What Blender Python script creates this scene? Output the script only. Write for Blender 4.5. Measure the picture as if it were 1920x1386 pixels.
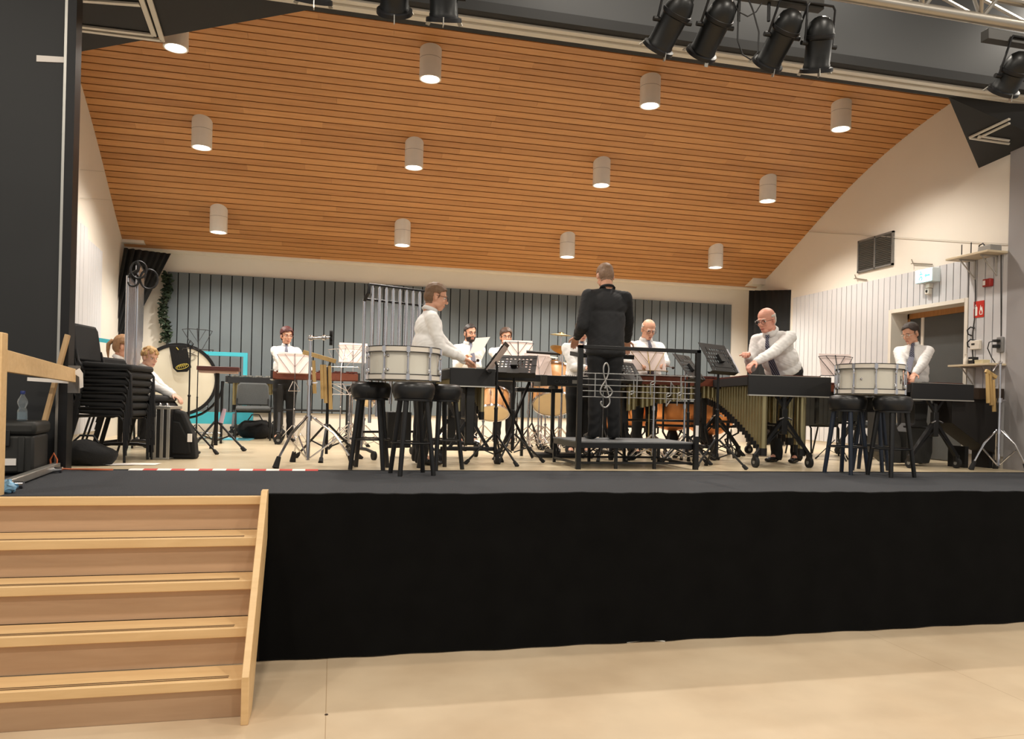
import bpy, bmesh, math, random
from mathutils import Vector, Matrix, Euler
import numpy as np
for o in list(bpy.data.objects): bpy.data.objects.remove(o)
C = bpy.data.collections.new('stage_scene'); bpy.context.scene.collection.children.link(C)
SC = bpy.context.scene
PI = math.pi
# ---------------------------------------------------------------- camera
F, CX, CY = 1423., 960., 757.
TH = math.atan(335/1423.); RO = math.atan(.0242); D = 5.07; EYE = 1.68; ST = 1.06
cd = bpy.data.cameras.new('camera'); cam = bpy.data.objects.new('camera', cd); SC.collection.objects.link(cam)
cd.sensor_width = 36; cd.lens = F/1920*36; cd.shift_y = (CY-693)/1920; cd.clip_end = 100
cam.location = (0, -D, EYE)
cam.rotation_euler = (Matrix.Rotation(-TH, 3, 'Z') @ Matrix.Rotation(PI/2, 3, 'X') @ Matrix.Rotation(RO, 3, 'Z')).to_euler()
SC.camera = cam
SC.view_settings.view_transform = 'Standard'; SC.view_settings.look = 'None'
SC.view_settings.gamma = 1; SC.view_settings.use_curve_mapping = False
SC.view_settings.exposure = 0.30
# ---------------------------------------------------------------- ambient light of the hall
wd = bpy.data.worlds.new('world'); SC.world = wd; wd.use_nodes = True
wd.node_tree.nodes['Background'].inputs[0].default_value = (1.0, .96, .90, 1)
wd.node_tree.nodes['Background'].inputs[1].default_value = .42
def lamp(name, kind, loc, energy, color=(1, .86, .70), rot=(0, 0, 0), **k):
    l = bpy.data.lights.new(name, kind); l.energy = energy; l.color = color
    for a, b in k.items(): setattr(l, a, b)
    o = bpy.data.objects.new(name, l); C.objects.link(o); o.location = loc; o.rotation_euler = rot
    return o
# hall ceiling lamps (above and in front of the stage, out of the picture)
for i, (x, y, e) in enumerate([(-4.5, -2.5, 150), (-.5, -2.6, 170), (3.5, -2.6, 170), (7.5, -2.6, 170),
                               (2.15, 1.0, 62), (4.55, 1.0, 62), (8.3, .9, 90),
                               (-2.5, -7, 170), (2.5, -7, 170), (7.5, -7, 170)]):
    lamp('hall_lamp', 'AREA', (x, y, 6.55), e*.62, (1, .92, .80), shape='DISK', size=.35)
# ---------------------------------------------------------------- pixel helpers (1920x1386 frame -> world)
def ray(px, py):
    dx, dy = px-CX, CY-py; c, s = math.cos(RO), math.sin(RO)
    u, v = (dx*c-dy*s)/F, (dx*s+dy*c)/F
    return (math.sin(TH)+u*math.cos(TH), math.cos(TH)-u*math.sin(TH), v)
def onz(px, py, z=ST):
    d = ray(px, py); t = (z-EYE)/d[2]; return Vector((d[0]*t, d[1]*t-D, z))
def ony(px, py, Y):
    d = ray(px, py); t = (Y+D)/d[1]; return Vector((d[0]*t, Y, EYE+d[2]*t))
def onx(px, py, X):
    d = ray(px, py); t = X/d[0]; return Vector((X, d[1]*t-D, EYE+d[2]*t))
# ---------------------------------------------------------------- materials
MATS = {}
def srgb(r, g, b):
    f = lambda c: (c/255/12.92 if c <= 10 else ((c/255+.055)/1.055)**2.4)
    return (f(r), f(g), f(b), 1)
def mat(name, col, rough=.6, metal=0, var=.06, scale=8, emit=0, trans=0, bump=0, coat=0, spec=.5, alpha=1):
    if name in MATS: return MATS[name]
    m = bpy.data.materials.new(name); m.use_nodes = True; nt = m.node_tree; p = nt.nodes['Principled BSDF']
    col = srgb(*col)
    p.inputs['Base Color'].default_value = col; p.inputs['Roughness'].default_value = rough; p.inputs['Metallic'].default_value = metal
    p.inputs['Specular IOR Level'].default_value = spec
    if coat: p.inputs['Coat Weight'].default_value = coat
    if trans: p.inputs['Transmission Weight'].default_value = trans
    if emit: p.inputs['Emission Color'].default_value = col; p.inputs['Emission Strength'].default_value = emit
    if alpha < 1: p.inputs['Alpha'].default_value = alpha
    if var and not emit:
        tc = nt.nodes.new('ShaderNodeTexCoord'); n = nt.nodes.new('ShaderNodeTexNoise'); n.inputs['Scale'].default_value = scale; n.inputs['Detail'].default_value = 4
        mx = nt.nodes.new('ShaderNodeMix'); mx.data_type = 'RGBA'
        mx.inputs[6].default_value = tuple(c*(1-var*2) for c in col[:3])+(1,); mx.inputs[7].default_value = tuple(min(1, c*(1+var*2)) for c in col[:3])+(1,)
        nt.links.new(tc.outputs['Object'], n.inputs['Vector']); nt.links.new(n.outputs['Fac'], mx.inputs[0]); nt.links.new(mx.outputs[2], p.inputs['Base Color'])
        if bump:
            b = nt.nodes.new('ShaderNodeBump'); b.inputs['Strength'].default_value = bump; b.inputs['Distance'].default_value = .01
            nt.links.new(n.outputs['Fac'], b.inputs['Height']); nt.links.new(b.outputs[0], p.inputs['Normal'])
    MATS[name] = m; return m
def wood(name, c1, c2, rough=.5, stretch=(1, 12, 12), island=.0, scale=2.5):
    if name in MATS: return MATS[name]
    m = bpy.data.materials.new(name); m.use_nodes = True; nt = m.node_tree; p = nt.nodes['Principled BSDF']; p.inputs['Roughness'].default_value = rough
    tc = nt.nodes.new('ShaderNodeTexCoord'); mp = nt.nodes.new('ShaderNodeMapping'); mp.inputs['Scale'].default_value = stretch
    n = nt.nodes.new('ShaderNodeTexNoise'); n.inputs['Scale'].default_value = scale; n.inputs['Detail'].default_value = 6; n.inputs['Distortion'].default_value = .6
    mx = nt.nodes.new('ShaderNodeMix'); mx.data_type = 'RGBA'; mx.inputs[6].default_value = srgb(*c1); mx.inputs[7].default_value = srgb(*c2)
    nt.links.new(tc.outputs['Object'], mp.inputs[0]); nt.links.new(mp.outputs[0], n.inputs['Vector'])
    fac = n.outputs['Fac']
    if island:
        g = nt.nodes.new('ShaderNodeNewGeometry'); ma = nt.nodes.new('ShaderNodeMath'); ma.operation = 'MULTIPLY_ADD'
        ma.inputs[1].default_value = island; nt.links.new(g.outputs['Random Per Island'], ma.inputs[0])
        sb = nt.nodes.new('ShaderNodeMath'); sb.operation = 'MULTIPLY'; sb.inputs[1].default_value = 1-island; nt.links.new(n.outputs['Fac'], sb.inputs[0])
        nt.links.new(sb.outputs[0], ma.inputs[2]); fac = ma.outputs[0]
        # shift the grain from board to board
        ad = nt.nodes.new('ShaderNodeVectorMath'); ad.operation = 'MULTIPLY_ADD'; ad.inputs[1].default_value = (37, 11, 5)
        nt.links.new(g.outputs['Random Per Island'], ad.inputs[0]); nt.links.new(mp.outputs[0], ad.inputs[2]); nt.links.new(ad.outputs[0], n.inputs['Vector'])
    nt.links.new(fac, mx.inputs[0]); nt.links.new(mx.outputs[2], p.inputs['Base Color'])
    b = nt.nodes.new('ShaderNodeBump'); b.inputs['Strength'].default_value = .08; b.inputs['Distance'].default_value = .005
    nt.links.new(n.outputs['Fac'], b.inputs['Height']); nt.links.new(b.outputs[0], p.inputs['Normal'])
    MATS[name] = m; return m
BLK = mat('black_metal', (24, 24, 26), .45, .3, .1)
BLKP = mat('black_plastic', (20, 20, 21), .5, 0, .1)
RUB = mat('rubber', (26, 26, 27), .85, 0, .1)
CHR = mat('chrome', (215, 215, 220), .14, 1, 0)
ALU = mat('aluminium', (190, 188, 182), .38, .9, .05)
WHT = mat('white_paint', (226, 218, 205), .7, 0, .015, 3)
PAPER = mat('paper', (238, 232, 226), .9, 0, .01)
BLKF = mat('black_fabric', (19, 19, 20), .95, 0, .15, 60, bump=.3)
# ---------------------------------------------------------------- mesh builder
def basis(d):
    d = Vector(d).normalized(); a = Vector((0, 0, 1)) if abs(d.z) < .95 else Vector((1, 0, 0))
    u = a.cross(d).normalized(); return u, d.cross(u), d
class MB:
    def __init__(s): s.v = []; s.f = []; s.m = []
    def add(s, vs, fs, m=0):
        n = len(s.v); s.v += [tuple(v) for v in vs]; s.f += [tuple(i+n for i in f) for f in fs]; s.m += [m]*len(fs); return s
    def box(s, c, d, rz=0, m=0, R=None):
        R = R or Matrix.Rotation(rz, 3, 'Z'); c = Vector(c)
        vs = [c+R@Vector((x*d[0]/2, y*d[1]/2, z*d[2]/2)) for x in (-1, 1) for y in (-1, 1) for z in (-1, 1)]
        return s.add(vs, [(0, 1, 3, 2), (4, 6, 7, 5), (0, 4, 5, 1), (2, 3, 7, 6), (0, 2, 6, 4), (1, 5, 7, 3)], m)
    def b2(s, a, b, m=0):
        return s.box([(a[i]+b[i])/2 for i in range(3)], [abs(b[i]-a[i]) for i in range(3)], m=m)
    def beam(s, a, b, w, h, m=0):   # bar from a to b, w sideways, h up
        a, b = Vector(a), Vector(b); u, v, d = basis(b-a)
        R = Matrix((u, v, d)).transposed(); return s.box((a+b)/2, (w, h, (b-a).length), R=R, m=m)
    def cyl(s, a, b, r, r2=None, n=14, m=0, caps=True):
        a, b = Vector(a), Vector(b); r2 = r if r2 is None else r2; u, v, d = basis(b-a)
        vs = [c+(u*math.cos(t)+v*math.sin(t))*q for c, q in ((a, r), (b, r2)) for t in (2*PI*i/n for i in range(n))]
        fs = [(i, (i+1) % n, n+(i+1) % n, n+i) for i in range(n)]
        if caps: fs += [tuple(range(n-1, -1, -1)), tuple(range(n, 2*n))]
        return s.add(vs, fs, m)
    def tube(s, pts, r, n=8, m=0, closed=False):
        P = [Vector(p) for p in pts]; N = len(P); vs = []; u = None
        rr = r if hasattr(r, '__len__') else [r]*N
        for i, p in enumerate(P):
            d = (P[(i+1) % N]-P[i-1]) if closed else (P[min(i+1, N-1)]-P[max(i-1, 0)])
            d.normalize()
            u = basis(d)[0] if u is None else (u-d*u.dot(d)).normalized()
            w = d.cross(u)
            vs += [p+(u*math.cos(2*PI*k/n)+w*math.sin(2*PI*k/n))*rr[i] for k in range(n)]
        fs = [(i*n+k, i*n+(k+1) % n, ((i+1) % N)*n+(k+1) % n, ((i+1) % N)*n+k) for i in range(N if closed else N-1) for k in range(n)]
        if not closed: fs += [tuple(range(n-1, -1, -1)), tuple(range((N-1)*n, N*n))]
        return s.add(vs, fs, m)
    def lathe(s, prof, c=(0, 0, 0), n=24, m=0, ax=(0, 0, 1), closed=False):
        u, v, d = basis(ax); c = Vector(c); N = len(prof)
        vs = [c+d*z+(u*math.cos(2*PI*k/n)+v*math.sin(2*PI*k/n))*max(r, 1e-4) for r, z in prof for k in range(n)]
        fs = [(i*n+k, i*n+(k+1) % n, ((i+1) % N)*n+(k+1) % n, ((i+1) % N)*n+k) for i in range(N if closed else N-1) for k in range(n)]
        if not closed: fs += [tuple(range(n-1, -1, -1)), tuple(range((N-1)*n, N*n))]
        return s.add(vs, fs, m)
    def ball(s, c, r, n=12, m=0, R=None):
        r = r if hasattr(r, '__len__') else (r, r, r); c = Vector(c); vs = []; h = n//2+1; R = R or Matrix.Identity(3)
        for i in range(h+1):
            a = PI*i/h; q = max(math.sin(a), 1e-3)
            vs += [c+R@Vector((r[0]*q*math.cos(2*PI*k/n), r[1]*q*math.sin(2*PI*k/n), r[2]*math.cos(a))) for k in range(n)]
        return s.add(vs, [(i*n+k, (i+1)*n+k, (i+1)*n+(k+1) % n, i*n+(k+1) % n) for i in range(h) for k in range(n)], m)
    def prism(s, poly, o, u, v, w, m=0):   # 2-D polygon in (u,v) at o, extruded by vector w
        o, u, v, w = map(Vector, (o, u, v, w)); n = len(poly)
        a = [o+u*x+v*y for x, y in poly]
        return s.add(a+[p+w for p in a], [tuple(range(n-1, -1, -1)), tuple(range(n, 2*n))]+[(i, (i+1) % n, n+(i+1) % n, n+i) for i in range(n)], m)
    def build(s, name, mats, parent=None, loc=None, rz=0, bevel=0, smooth=40, sub=0):
        me = bpy.data.meshes.new(name); me.from_pydata(s.v, [], s.f)
        mats = mats if isinstance(mats, (list, tuple)) else [mats]
        for m in mats: me.materials.append(m)
        me.polygons.foreach_set('material_index', s.m)
        bm = bmesh.new(); bm.from_mesh(me); bmesh.ops.recalc_face_normals(bm, faces=bm.faces); bm.to_mesh(me); bm.free()
        if smooth: me.shade_smooth(); me.set_sharp_from_angle(angle=math.radians(smooth))
        o = bpy.data.objects.new(name, me); C.objects.link(o)
        if parent: o.parent = parent
        if loc is not None: o.location = loc
        o.rotation_euler.z = rz
        if bevel:
            b = o.modifiers.new('bevel', 'BEVEL'); b.width = bevel; b.segments = 2; b.limit_method = 'ANGLE'; b.angle_limit = math.radians(50)
        return o
def tag(o, label=None, cat=None, group=None, kind=None):
    if label: o['label'] = label
    if cat: o['category'] = cat
    if group: o['group'] = group
    if kind: o['kind'] = kind
    return o
def thing(name, label, cat, loc=(0, 0, 0), rz=0, group=None):
    o = bpy.data.objects.new(name, None); C.objects.link(o); o.empty_display_size = .05
    o.location = loc; o.rotation_euler.z = rz; return tag(o, label, cat, group)
def struct(name, mb, m, **k):
    o = mb.build(name, m, **k); o['kind'] = 'structure'; return o
def kids(o): return [c for c in C.objects if c.parent == o]
def dup(o, loc=None, rz=None, label=None, parent=None):
    c = o.copy(); C.objects.link(c)
    if parent: c.parent = parent
    if loc is not None: c.location = loc
    if rz is not None: c.rotation_euler.z = rz
    if label: c['label'] = label
    for ch in kids(o): dup(ch, parent=c)
    return c
def rnd(a, b): return random.uniform(a, b)
random.seed(7)
# ================================================================ SETTING
def floor_mat():
    m = mat('hall_vinyl', (204, 184, 156), .42, 0, .05, 3)
    nt = m.node_tree; p = nt.nodes['Principled BSDF']; n2 = nt.nodes.new('ShaderNodeTexNoise'); n2.inputs['Scale'].default_value = 22; n2.inputs['Detail'].default_value = 8
    mx = nt.nodes.new('ShaderNodeMix'); mx.data_type = 'RGBA'; mx.blend_type = 'MULTIPLY'; mx.inputs[0].default_value = .75
    cr = nt.nodes.new('ShaderNodeValToRGB'); cr.color_ramp.elements[0].position = .35; cr.color_ramp.elements[0].color = (.80, .75, .70, 1); cr.color_ramp.elements[1].position = .6; cr.color_ramp.elements[1].color = (1, 1, 1, 1)
    src = p.inputs['Base Color'].links[0].from_socket
    nt.links.new(n2.outputs['Fac'], cr.inputs[0]); nt.links.new(src, mx.inputs[6]); nt.links.new(cr.outputs[0], mx.inputs[7])
    br = nt.nodes.new('ShaderNodeTexBrick'); br.inputs['Scale'].default_value = 1; br.inputs['Mortar Size'].default_value = .0025; br.inputs['Brick Width'].default_value = 4; br.inputs['Row Height'].default_value = 1.8
    br.inputs['Color1'].default_value = br.inputs['Color2'].default_value = (1, 1, 1, 1); br.inputs['Mortar'].default_value = (.72, .66, .6, 1)
    tc = nt.nodes.new('ShaderNodeTexCoord'); nt.links.new(tc.outputs['Object'], br.inputs['Vector'])
    m2 = nt.nodes.new('ShaderNodeMix'); m2.data_type = 'RGBA'; m2.blend_type = 'MULTIPLY'; m2.inputs[0].default_value = 1
    nt.links.new(mx.outputs[2], m2.inputs[6]); nt.links.new(br.outputs[0], m2.inputs[7]); nt.links.new(m2.outputs[2], p.inputs['Base Color'])
    return m
struct('floor', MB().b2((-7, -10, -.05), (12, 8.2, 0)), floor_mat(), rz=0)
struct('floor_stage', MB().b2((-3.6, 1.74, .9), (8.4, 8.2, ST)), wood('stage_lino', (200, 182, 150), (216, 200, 170), .28, (3, 14, 1), scale=3))
# carpeted stage apron with a ruckled seam
CARP = mat('apron_carpet', (48, 50, 55), .97, 0, .22, 140, bump=.6)
mb = MB(); mb.b2((-7, .0, .9), (10, 1.70, ST))
struct('floor_apron', mb, CARP)
mb = MB(); mb.b2((-3.5, 1.70, .9), (8.4, 1.735, ST+.004)); struct('trim_1', mb, BLK)
mb = MB()
a, b = onz(1268, 893), onz(1412, 923); N = 16
for i in range(N+1):
    t = i/N; p = a.lerp(b, t); h = .003+.012*math.sin(t*PI)**2; sx = Vector((.05, .02, 0))
    mb.v += [tuple(p-sx+Vector((0, 0, 0))), tuple(p-sx*.3+Vector((0, 0, h))), tuple(p+sx*(.1+.1*math.sin(t*20))+Vector((0, 0, h*.3)))]
    if i: k = 3*i; mb.f += [(k-3, k-2, k+1, k), (k-2, k-1, k+2, k+1)]; mb.m += [0, 0]
tag(mb.build('carpet_seam', CARP), 'raised ruckled seam lifting in the dark apron carpet in front of the podium', 'carpet seam')
# skirt: slightly wavy black cloth
mb = MB(); N = 160
for i in range(N+1):
    x = -.42+9.5*i/N; w = .006*math.sin(i*.9)+.006*math.sin(i*.37+1); top = ST+.004+.003*math.sin(i*.23)+.002*math.sin(i*.71+1)+.002*math.sin(i*1.9)*math.sin(i*.11)
    mb.v += [(x, .0, top+.004), (x, -.022+w*.3, top), (x, -.026+w, .5), (x, -.03+w*1.3, .012)]
    if i:
        k = 4*i
        for j in range(3): mb.f.append((k-4+j, k-3+j, k+1+j, k+j)); mb.m.append(0)
tag(mb.build('stage_skirt', mat('skirt_cloth', (13, 13, 13), .98, 0, .2, 5, spec=.1)), 'long matt black cloth skirt covering the whole stage front', 'stage skirt')
struct('wall_stage_front', MB().b2((-7, .003, 0), (10, .06, .9)), BLKP)
# ---- ceiling of the stage: curved timber boarding
PROF = [(1.6, 5.95), (3.1, 5.68), (4.0, 5.48), (4.7, 5.27), (5.3, 5.04), (5.9, 4.74), (6.6, 4.41), (7.35, 4.07), (7.68, 3.94)]
pf = np.polyfit([p[0] for p in PROF], [p[1] for p in PROF], 4)
def zc(y): return float(np.polyval(pf, y))
def wl(y): return -2.94-.105*max(0, (y-4.7))/1.3     # left wall line
WR = 7.62
OAK = wood('ceiling_oak', (152, 98, 50), (214, 156, 96), .5, (.9, 16, 16), island=.34, scale=1.6)
mb = MB(); s = 0; ys = [1.9]; y = 1.9
while y < 7.66:
    sl = (zc(y+.01)-zc(y))/.01; y += .118/math.sqrt(1+sl*sl); ys.append(y)
def plank(mb, y0, y1, x0, x1, th=.02):
    z0, z1 = zc(y0), zc(y1); d = Vector((0, y1-y0, z1-z0)).normalized(); n = Vector((0, -d.z, d.y))
    a = Vector((0, y0, z0))+d*.0085; b = Vector((0, y1, z1))-d*.0085
    vs = []
    for x in (x0, x1):
        X = Vector((x, 0, 0)); vs += [X+a, X+b, X+b+n*th, X+a+n*th]
    mb.add(vs, [(0, 1, 2, 3), (7, 6, 5, 4), (0, 4, 5, 1), (1, 5, 6, 2), (2, 6, 7, 3), (3, 7, 4, 0)])
for y0, y1 in zip(ys, ys[1:]):
    x = wl(y1)+.0; xs = [x]
    x += rnd(.5, 3)
    while x < WR-.5: xs.append(x); x += rnd(1.6, 4.2)
    xs.append(WR)
    for a, b in zip(xs, xs[1:]): plank(mb, y0, y1, a+.0008, b-.0008)
struct('ceiling_boards', mb, OAK, smooth=0)
mb = MB()
for i in range(24):
    y0 = 1.85+(7.72-1.85)*i/24; y1 = 1.85+(7.72-1.85)*(i+1)/24
    mb.add([(-3.3, y0, zc(y0)+.03), (7.8, y0, zc(y0)+.03), (7.8, y1, zc(y1)+.03), (-3.3, y1, zc(y1)+.03)], [(0, 1, 2, 3)])
struct('ceiling_backing', mb, mat('board_gap', (40, 22, 12), .9, 0, .1))
# ---- stage side and back walls
WALL = mat('plaster', (224, 216, 204), .75, 0, .015, 2, bump=.03)
struct('wall_back', MB().b2((-3.6, 7.90, .9), (8.4, 8.1, 4.6)).b2((-3.6, 7.66, 3.93), (8.4, 7.90, 4.6)), WALL)
mb = MB()   # left wall (slightly splayed)
mb.prism([(-2.94, 1.76), (-2.94, 4.7), (wl(7.45), 7.45), (wl(7.9), 7.95), (-3.4, 7.95), (-3.4, 1.76)], (0, 0, .9), (1, 0, 0), (0, 1, 0), (0, 0, 5.2))
struct('wall_left', mb, WALL)
struct('trim_2', MB().b2((wl(7.45)-.05, 7.45, 3.98), (-2.86, 7.9, 4.5)), WALL)
# right wall with door opening  y 2.80..4.10, z up to 3.08
mb = MB()
mb.b2((WR, 1.76, .9), (WR+.35, 2.80, 6)); mb.b2((WR, 4.10, .9), (WR+.35, 8.1, 6)); mb.b2((WR, 2.80, 3.09), (WR+.35, 4.10, 6))
struct('wall_right', mb, WALL)
struct('trim_3', MB().b2((7.36, 7.36, 3.96), (WR, 7.9, 4.5)), WALL)
# battens (vertical boards with narrow dark gaps)
def boards(name, p0, p1, z0, z1, w, gap, nrm, m, mg, skip=None, th=.02, zt=None):
    p0, p1 = Vector(p0), Vector(p1); L = (p1-p0).length; d = (p1-p0)/L; nrm = Vector(nrm); n = max(1, round(L/(w+gap))); q = L/n
    mb = MB()
    mb.prism([(0, z0), (L, z0), (L, z1), (0, z1)], (p0.x, p0.y, 0), (d.x, d.y, 0), (0, 0, 1), nrm*.004, m=1)
    for i in range(n):
        s0, s1 = i*q+gap/2, (i+1)*q-gap/2; a, b = z0, z1
        if skip and s1 > skip[0] and s0 < skip[1]: a = skip[2]
        if zt: b = zt(i*q)
        mb.prism([(s0, a), (s1, a), (s1, b), (s0, b)], (p0.x+nrm.x*.004, p0.y+nrm.y*.004, 0), (d.x, d.y, 0), (0, 0, 1), nrm*th)
    return struct(name, mb, [m, mg], bevel=.003, smooth=0)
GREYB = mat('grey_boards', (97, 105, 109), .7, 0, .04, 4)
DARK = mat('dark_gap', (14, 15, 16), .95, 0, .1)
boards('wall_panel_back', (-2.60, 7.885, 0), (7.24, 7.885, 0), 1.44, 3.635, .145, .016, (0, -1, 0), GREYB, DARK)
LB = mat('pale_boards', (205, 204, 206), .7, 0, .02, 3)
G2 = mat('pale_gap', (84, 82, 82), .95, 0, .1)
boards('wall_panel_right', (WR-.001, 6.46, 0), (WR-.001, 4.13, 0), 1.20, 3.60, .105, .012, (-1, 0, 0), LB, G2)
boards('wall_panel_right', (WR-.001, 4.13, 0), (WR-.001, 2.78, 0), 3.12, 3.60, .105, .012, (-1, 0, 0), LB, G2)
boards('wall_panel_right', (WR-.001, 2.76, 0), (WR-.001, 1.80, 0), 1.20, 3.60, .105, .012, (-1, 0, 0), LB, G2)
boards('wall_panel_left', (-2.93, 3.2, 0), (-2.93, 4.95, 0), 1.2, 3.66, .12, .010, (1, 0, 0), LB, G2)
boards('wall_panel_left', (wl(4.98)+.01, 4.98, 0), (wl(6.0)+.02, 5.9, 0), 1.2, 3.55, .12, .010, (1, .08, 0), LB, G2)
# ---- door on the right
mb = MB(); w = .05
mb.b2((WR-.03, 2.765, ST), (WR+.31, 2.815, 3.125)); mb.b2((WR-.03, 4.085, ST), (WR+.31, 4.135, 3.125)); mb.b2((WR-.03, 2.81, 3.075), (WR+.31, 4.09, 3.125))
struct('trim_4', mb, WHT)
DW = wood('door_frame_oak', (150, 96, 44), (190, 134, 74), .5, (12, 12, 1))
dr = thing('door_1', 'dark grey double door in a white niche with oak frame', 'door', (WR+.27, 3.45, ST)); dr['kind'] = 'structure'
MB().b2((-.03, -.65, 0), (.05, -.60, 2.02)).b2((-.03, .60, 0), (.05, .65, 2.02)).b2((-.03, -.65, 1.94), (.05, .65, 2.02)).build('door_frame', DW, dr, bevel=.004)
DG = mat('door_grey', (78, 79, 78), .55, 0, .04)
MB().b2((-.01, -.60, .01), (.04, .34, 1.94)).build('door_leaf', DG, dr, bevel=.003)
MB().b2((-.01, .385, .01), (.04, .60, 1.94)).build('door_leaf', DG, dr, bevel=.003)
MB().b2((-.025, .34, .01), (.04, .385, 1.94)).build('door_stile', WHT, dr)
struct('wall_niche', MB().b2((WR+.33, 2.7, .9), (WR+.4, 4.2, 3.2)), WHT)
# ---- proscenium
PB = mat('proscenium_black', (33, 34, 35), .55, 0, .05, 2)
struct('wall_proscenium_left', MB().b2((-7, 1.75, .5), (-2.14, 1.95, 6.8)), PB)
struct('trim_5', MB().b2((-2.175, 1.715, ST), (-2.15, 1.75, 5.1)), ALU)
struct('trim_6', MB().b2((-2.15, 1.70, ST), (-2.085, 1.84, 5.1)), BLK)
struct('wall_proscenium_right', MB().b2((7.585, .6, .9), (7.9, 2.20, 4.78)), mat('proscenium_grey', (150, 146, 146), .7, 0, .03, 2))
SOF = mat('soffit_black', (30, 30, 30), .75, 0, .05)
struct('wall_header', MB().b2((-7, 1.50, 5.12), (12, 1.62, 6.85)), mat('header_grey', (58, 59, 60), .42, 0, .04, 1.5))
struct('trim_7', MB().b2((-7, 1.46, 5.10), (12, 1.52, 5.19)), SOF)
mb = MB(); z = 5.10
mb.prism([(-7, 1.52), (-3.6, 1.52), (12, 1.52), (12, 1.86), (6.40, 1.86), (-.31, 1.87), (-2.9, 3.57), (-2.9, 1.96), (-7, 1.96)], (0, 0, z), (1, 0, 0), (0, 1, 0), (0, 0, .04))
struct('ceiling_soffit', mb, SOF, smooth=0)
A, B_, C_, D_ = Vector((6.38, 1.84, 5.10)), Vector((7.62, 2.68, 4.70)), Vector((7.62, 1.95, 4.74)), Vector((7.14, 1.9, 4.86))
E_ = Vector((7.3, 1.7, 4.86))
mb = MB(); mb.add([A, B_, Vector((7.62, 1.80, 4.76)), Vector((7.62, 1.6, 5.1)), A+Vector((0, 0, .3)), B_+Vector((0, 0, .5)), Vector((7.62, 1.6, 5.4))], [(0, 1, 2), (0, 2, 3), (0, 4, 5, 1), (4, 5, 6)])
struct('ceiling_soffit_corner', mb, SOF, smooth=0)
# curtain tracks
TR = mat('track_white', (214, 208, 196), .4, .2, .03)
mb = MB(); mb.b2((-7, 1.56, 5.078), (12, 1.62, 5.10)).b2((-7, 1.655, 5.07), (12, 1.73, 5.10)).b2((-7, 1.62, 5.09), (12, 1.655, 5.10))
tag(mb.build('curtain_track', TR, bevel=.004), 'long white curtain track running under the front of the dark header', 'curtain track')
def track(pts, z, label, w=.045, gap=.075):
    mb = MB()
    for a, b, c in pts:
        mb.beam(a, b, w, .02) if c == 0 else mb.beam(a, b, w*.8, .02)
    return tag(mb.build('curtain_track', TR, bevel=.003), label, 'curtain track')
z = 5.085
track([(onz(130, 54, z), onz(304, 76, z), 0), (onz(130, 47, z), onz(287, 66, z), 0), (onz(305, 77, z), onz(268, -40, z), 0), (onz(289, 67, z), onz(255, -30, z), 0), (onz(130, -1, z), onz(262, 9, z), 0)], z, 'angled white curtain track on the dark soffit above the left wall')
def pl(px, py):   # on the tilted corner facet
    d = Vector(ray(px, py)); n = (B_-A).cross(Vector((7.62, 1.80, 4.76))-A); o = Vector((0, -D, EYE)); t = (A-o).dot(n)/d.dot(n); return o+d*t-Vector((0, 0, .012))
track([(pl(1818, 256), pl(1893, 221), 0), (pl(1834, 257), pl(1893, 229), 0), (pl(1818, 257), pl(1893, 268), 0), (pl(1834, 253), pl(1893, 262), 0)], z, 'white curtain track on the dark soffit at the right corner of the stage', .03)
# hall ceiling: corrugated sheet
mb = MB(); x = -7
while x < 12:
    mb.add([(x, -10, 6.85), (x+.18, -10, 6.85), (x+.22, -10, 6.93), (x+.32, -10, 6.93), (x+.36, -10, 6.85),
            (x, 1.6, 6.85), (x+.18, 1.6, 6.85), (x+.22, 1.6, 6.93), (x+.32, 1.6, 6.93), (x+.36, 1.6, 6.85)], [(i, i+1, i+6, i+5) for i in range(4)]); x += .36
struct('ceiling_hall', mb, mat('sheet_ceiling', (168, 164, 158), .6, .0, .03))
# vent grille, right wall
vt = thing('vent_grille', 'dark grey louvred vent grille high on the white right wall', 'vent', (WR, 4.46, 4.0))
MB().b2((-.03, -.37, -.24), (0, .37, -.215)).b2((-.03, -.37, .215), (0, .37, .24)).b2((-.03, -.37, -.24), (0, -.345, .24)).b2((-.03, .345, -.24), (0, .37, .24)).b2((-.03, -.012, -.24), (0, .012, .24)).build('frame', mat('vent_frame', (120, 118, 114), .5, .3), vt)
mb = MB()
for i in range(16): mb.box((-.014, 0, -.2+i*.0268), (.03, .69, .003), R=Matrix.Rotation(.7, 3, 'Y'))
mb.build('louvre', mat('vent_dark', (104, 102, 98), .6, .1), vt, smooth=0)
MB().b2((-.004, -.35, -.22), (-.001, .35, .22)).build('backing', DARK, vt)
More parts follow.
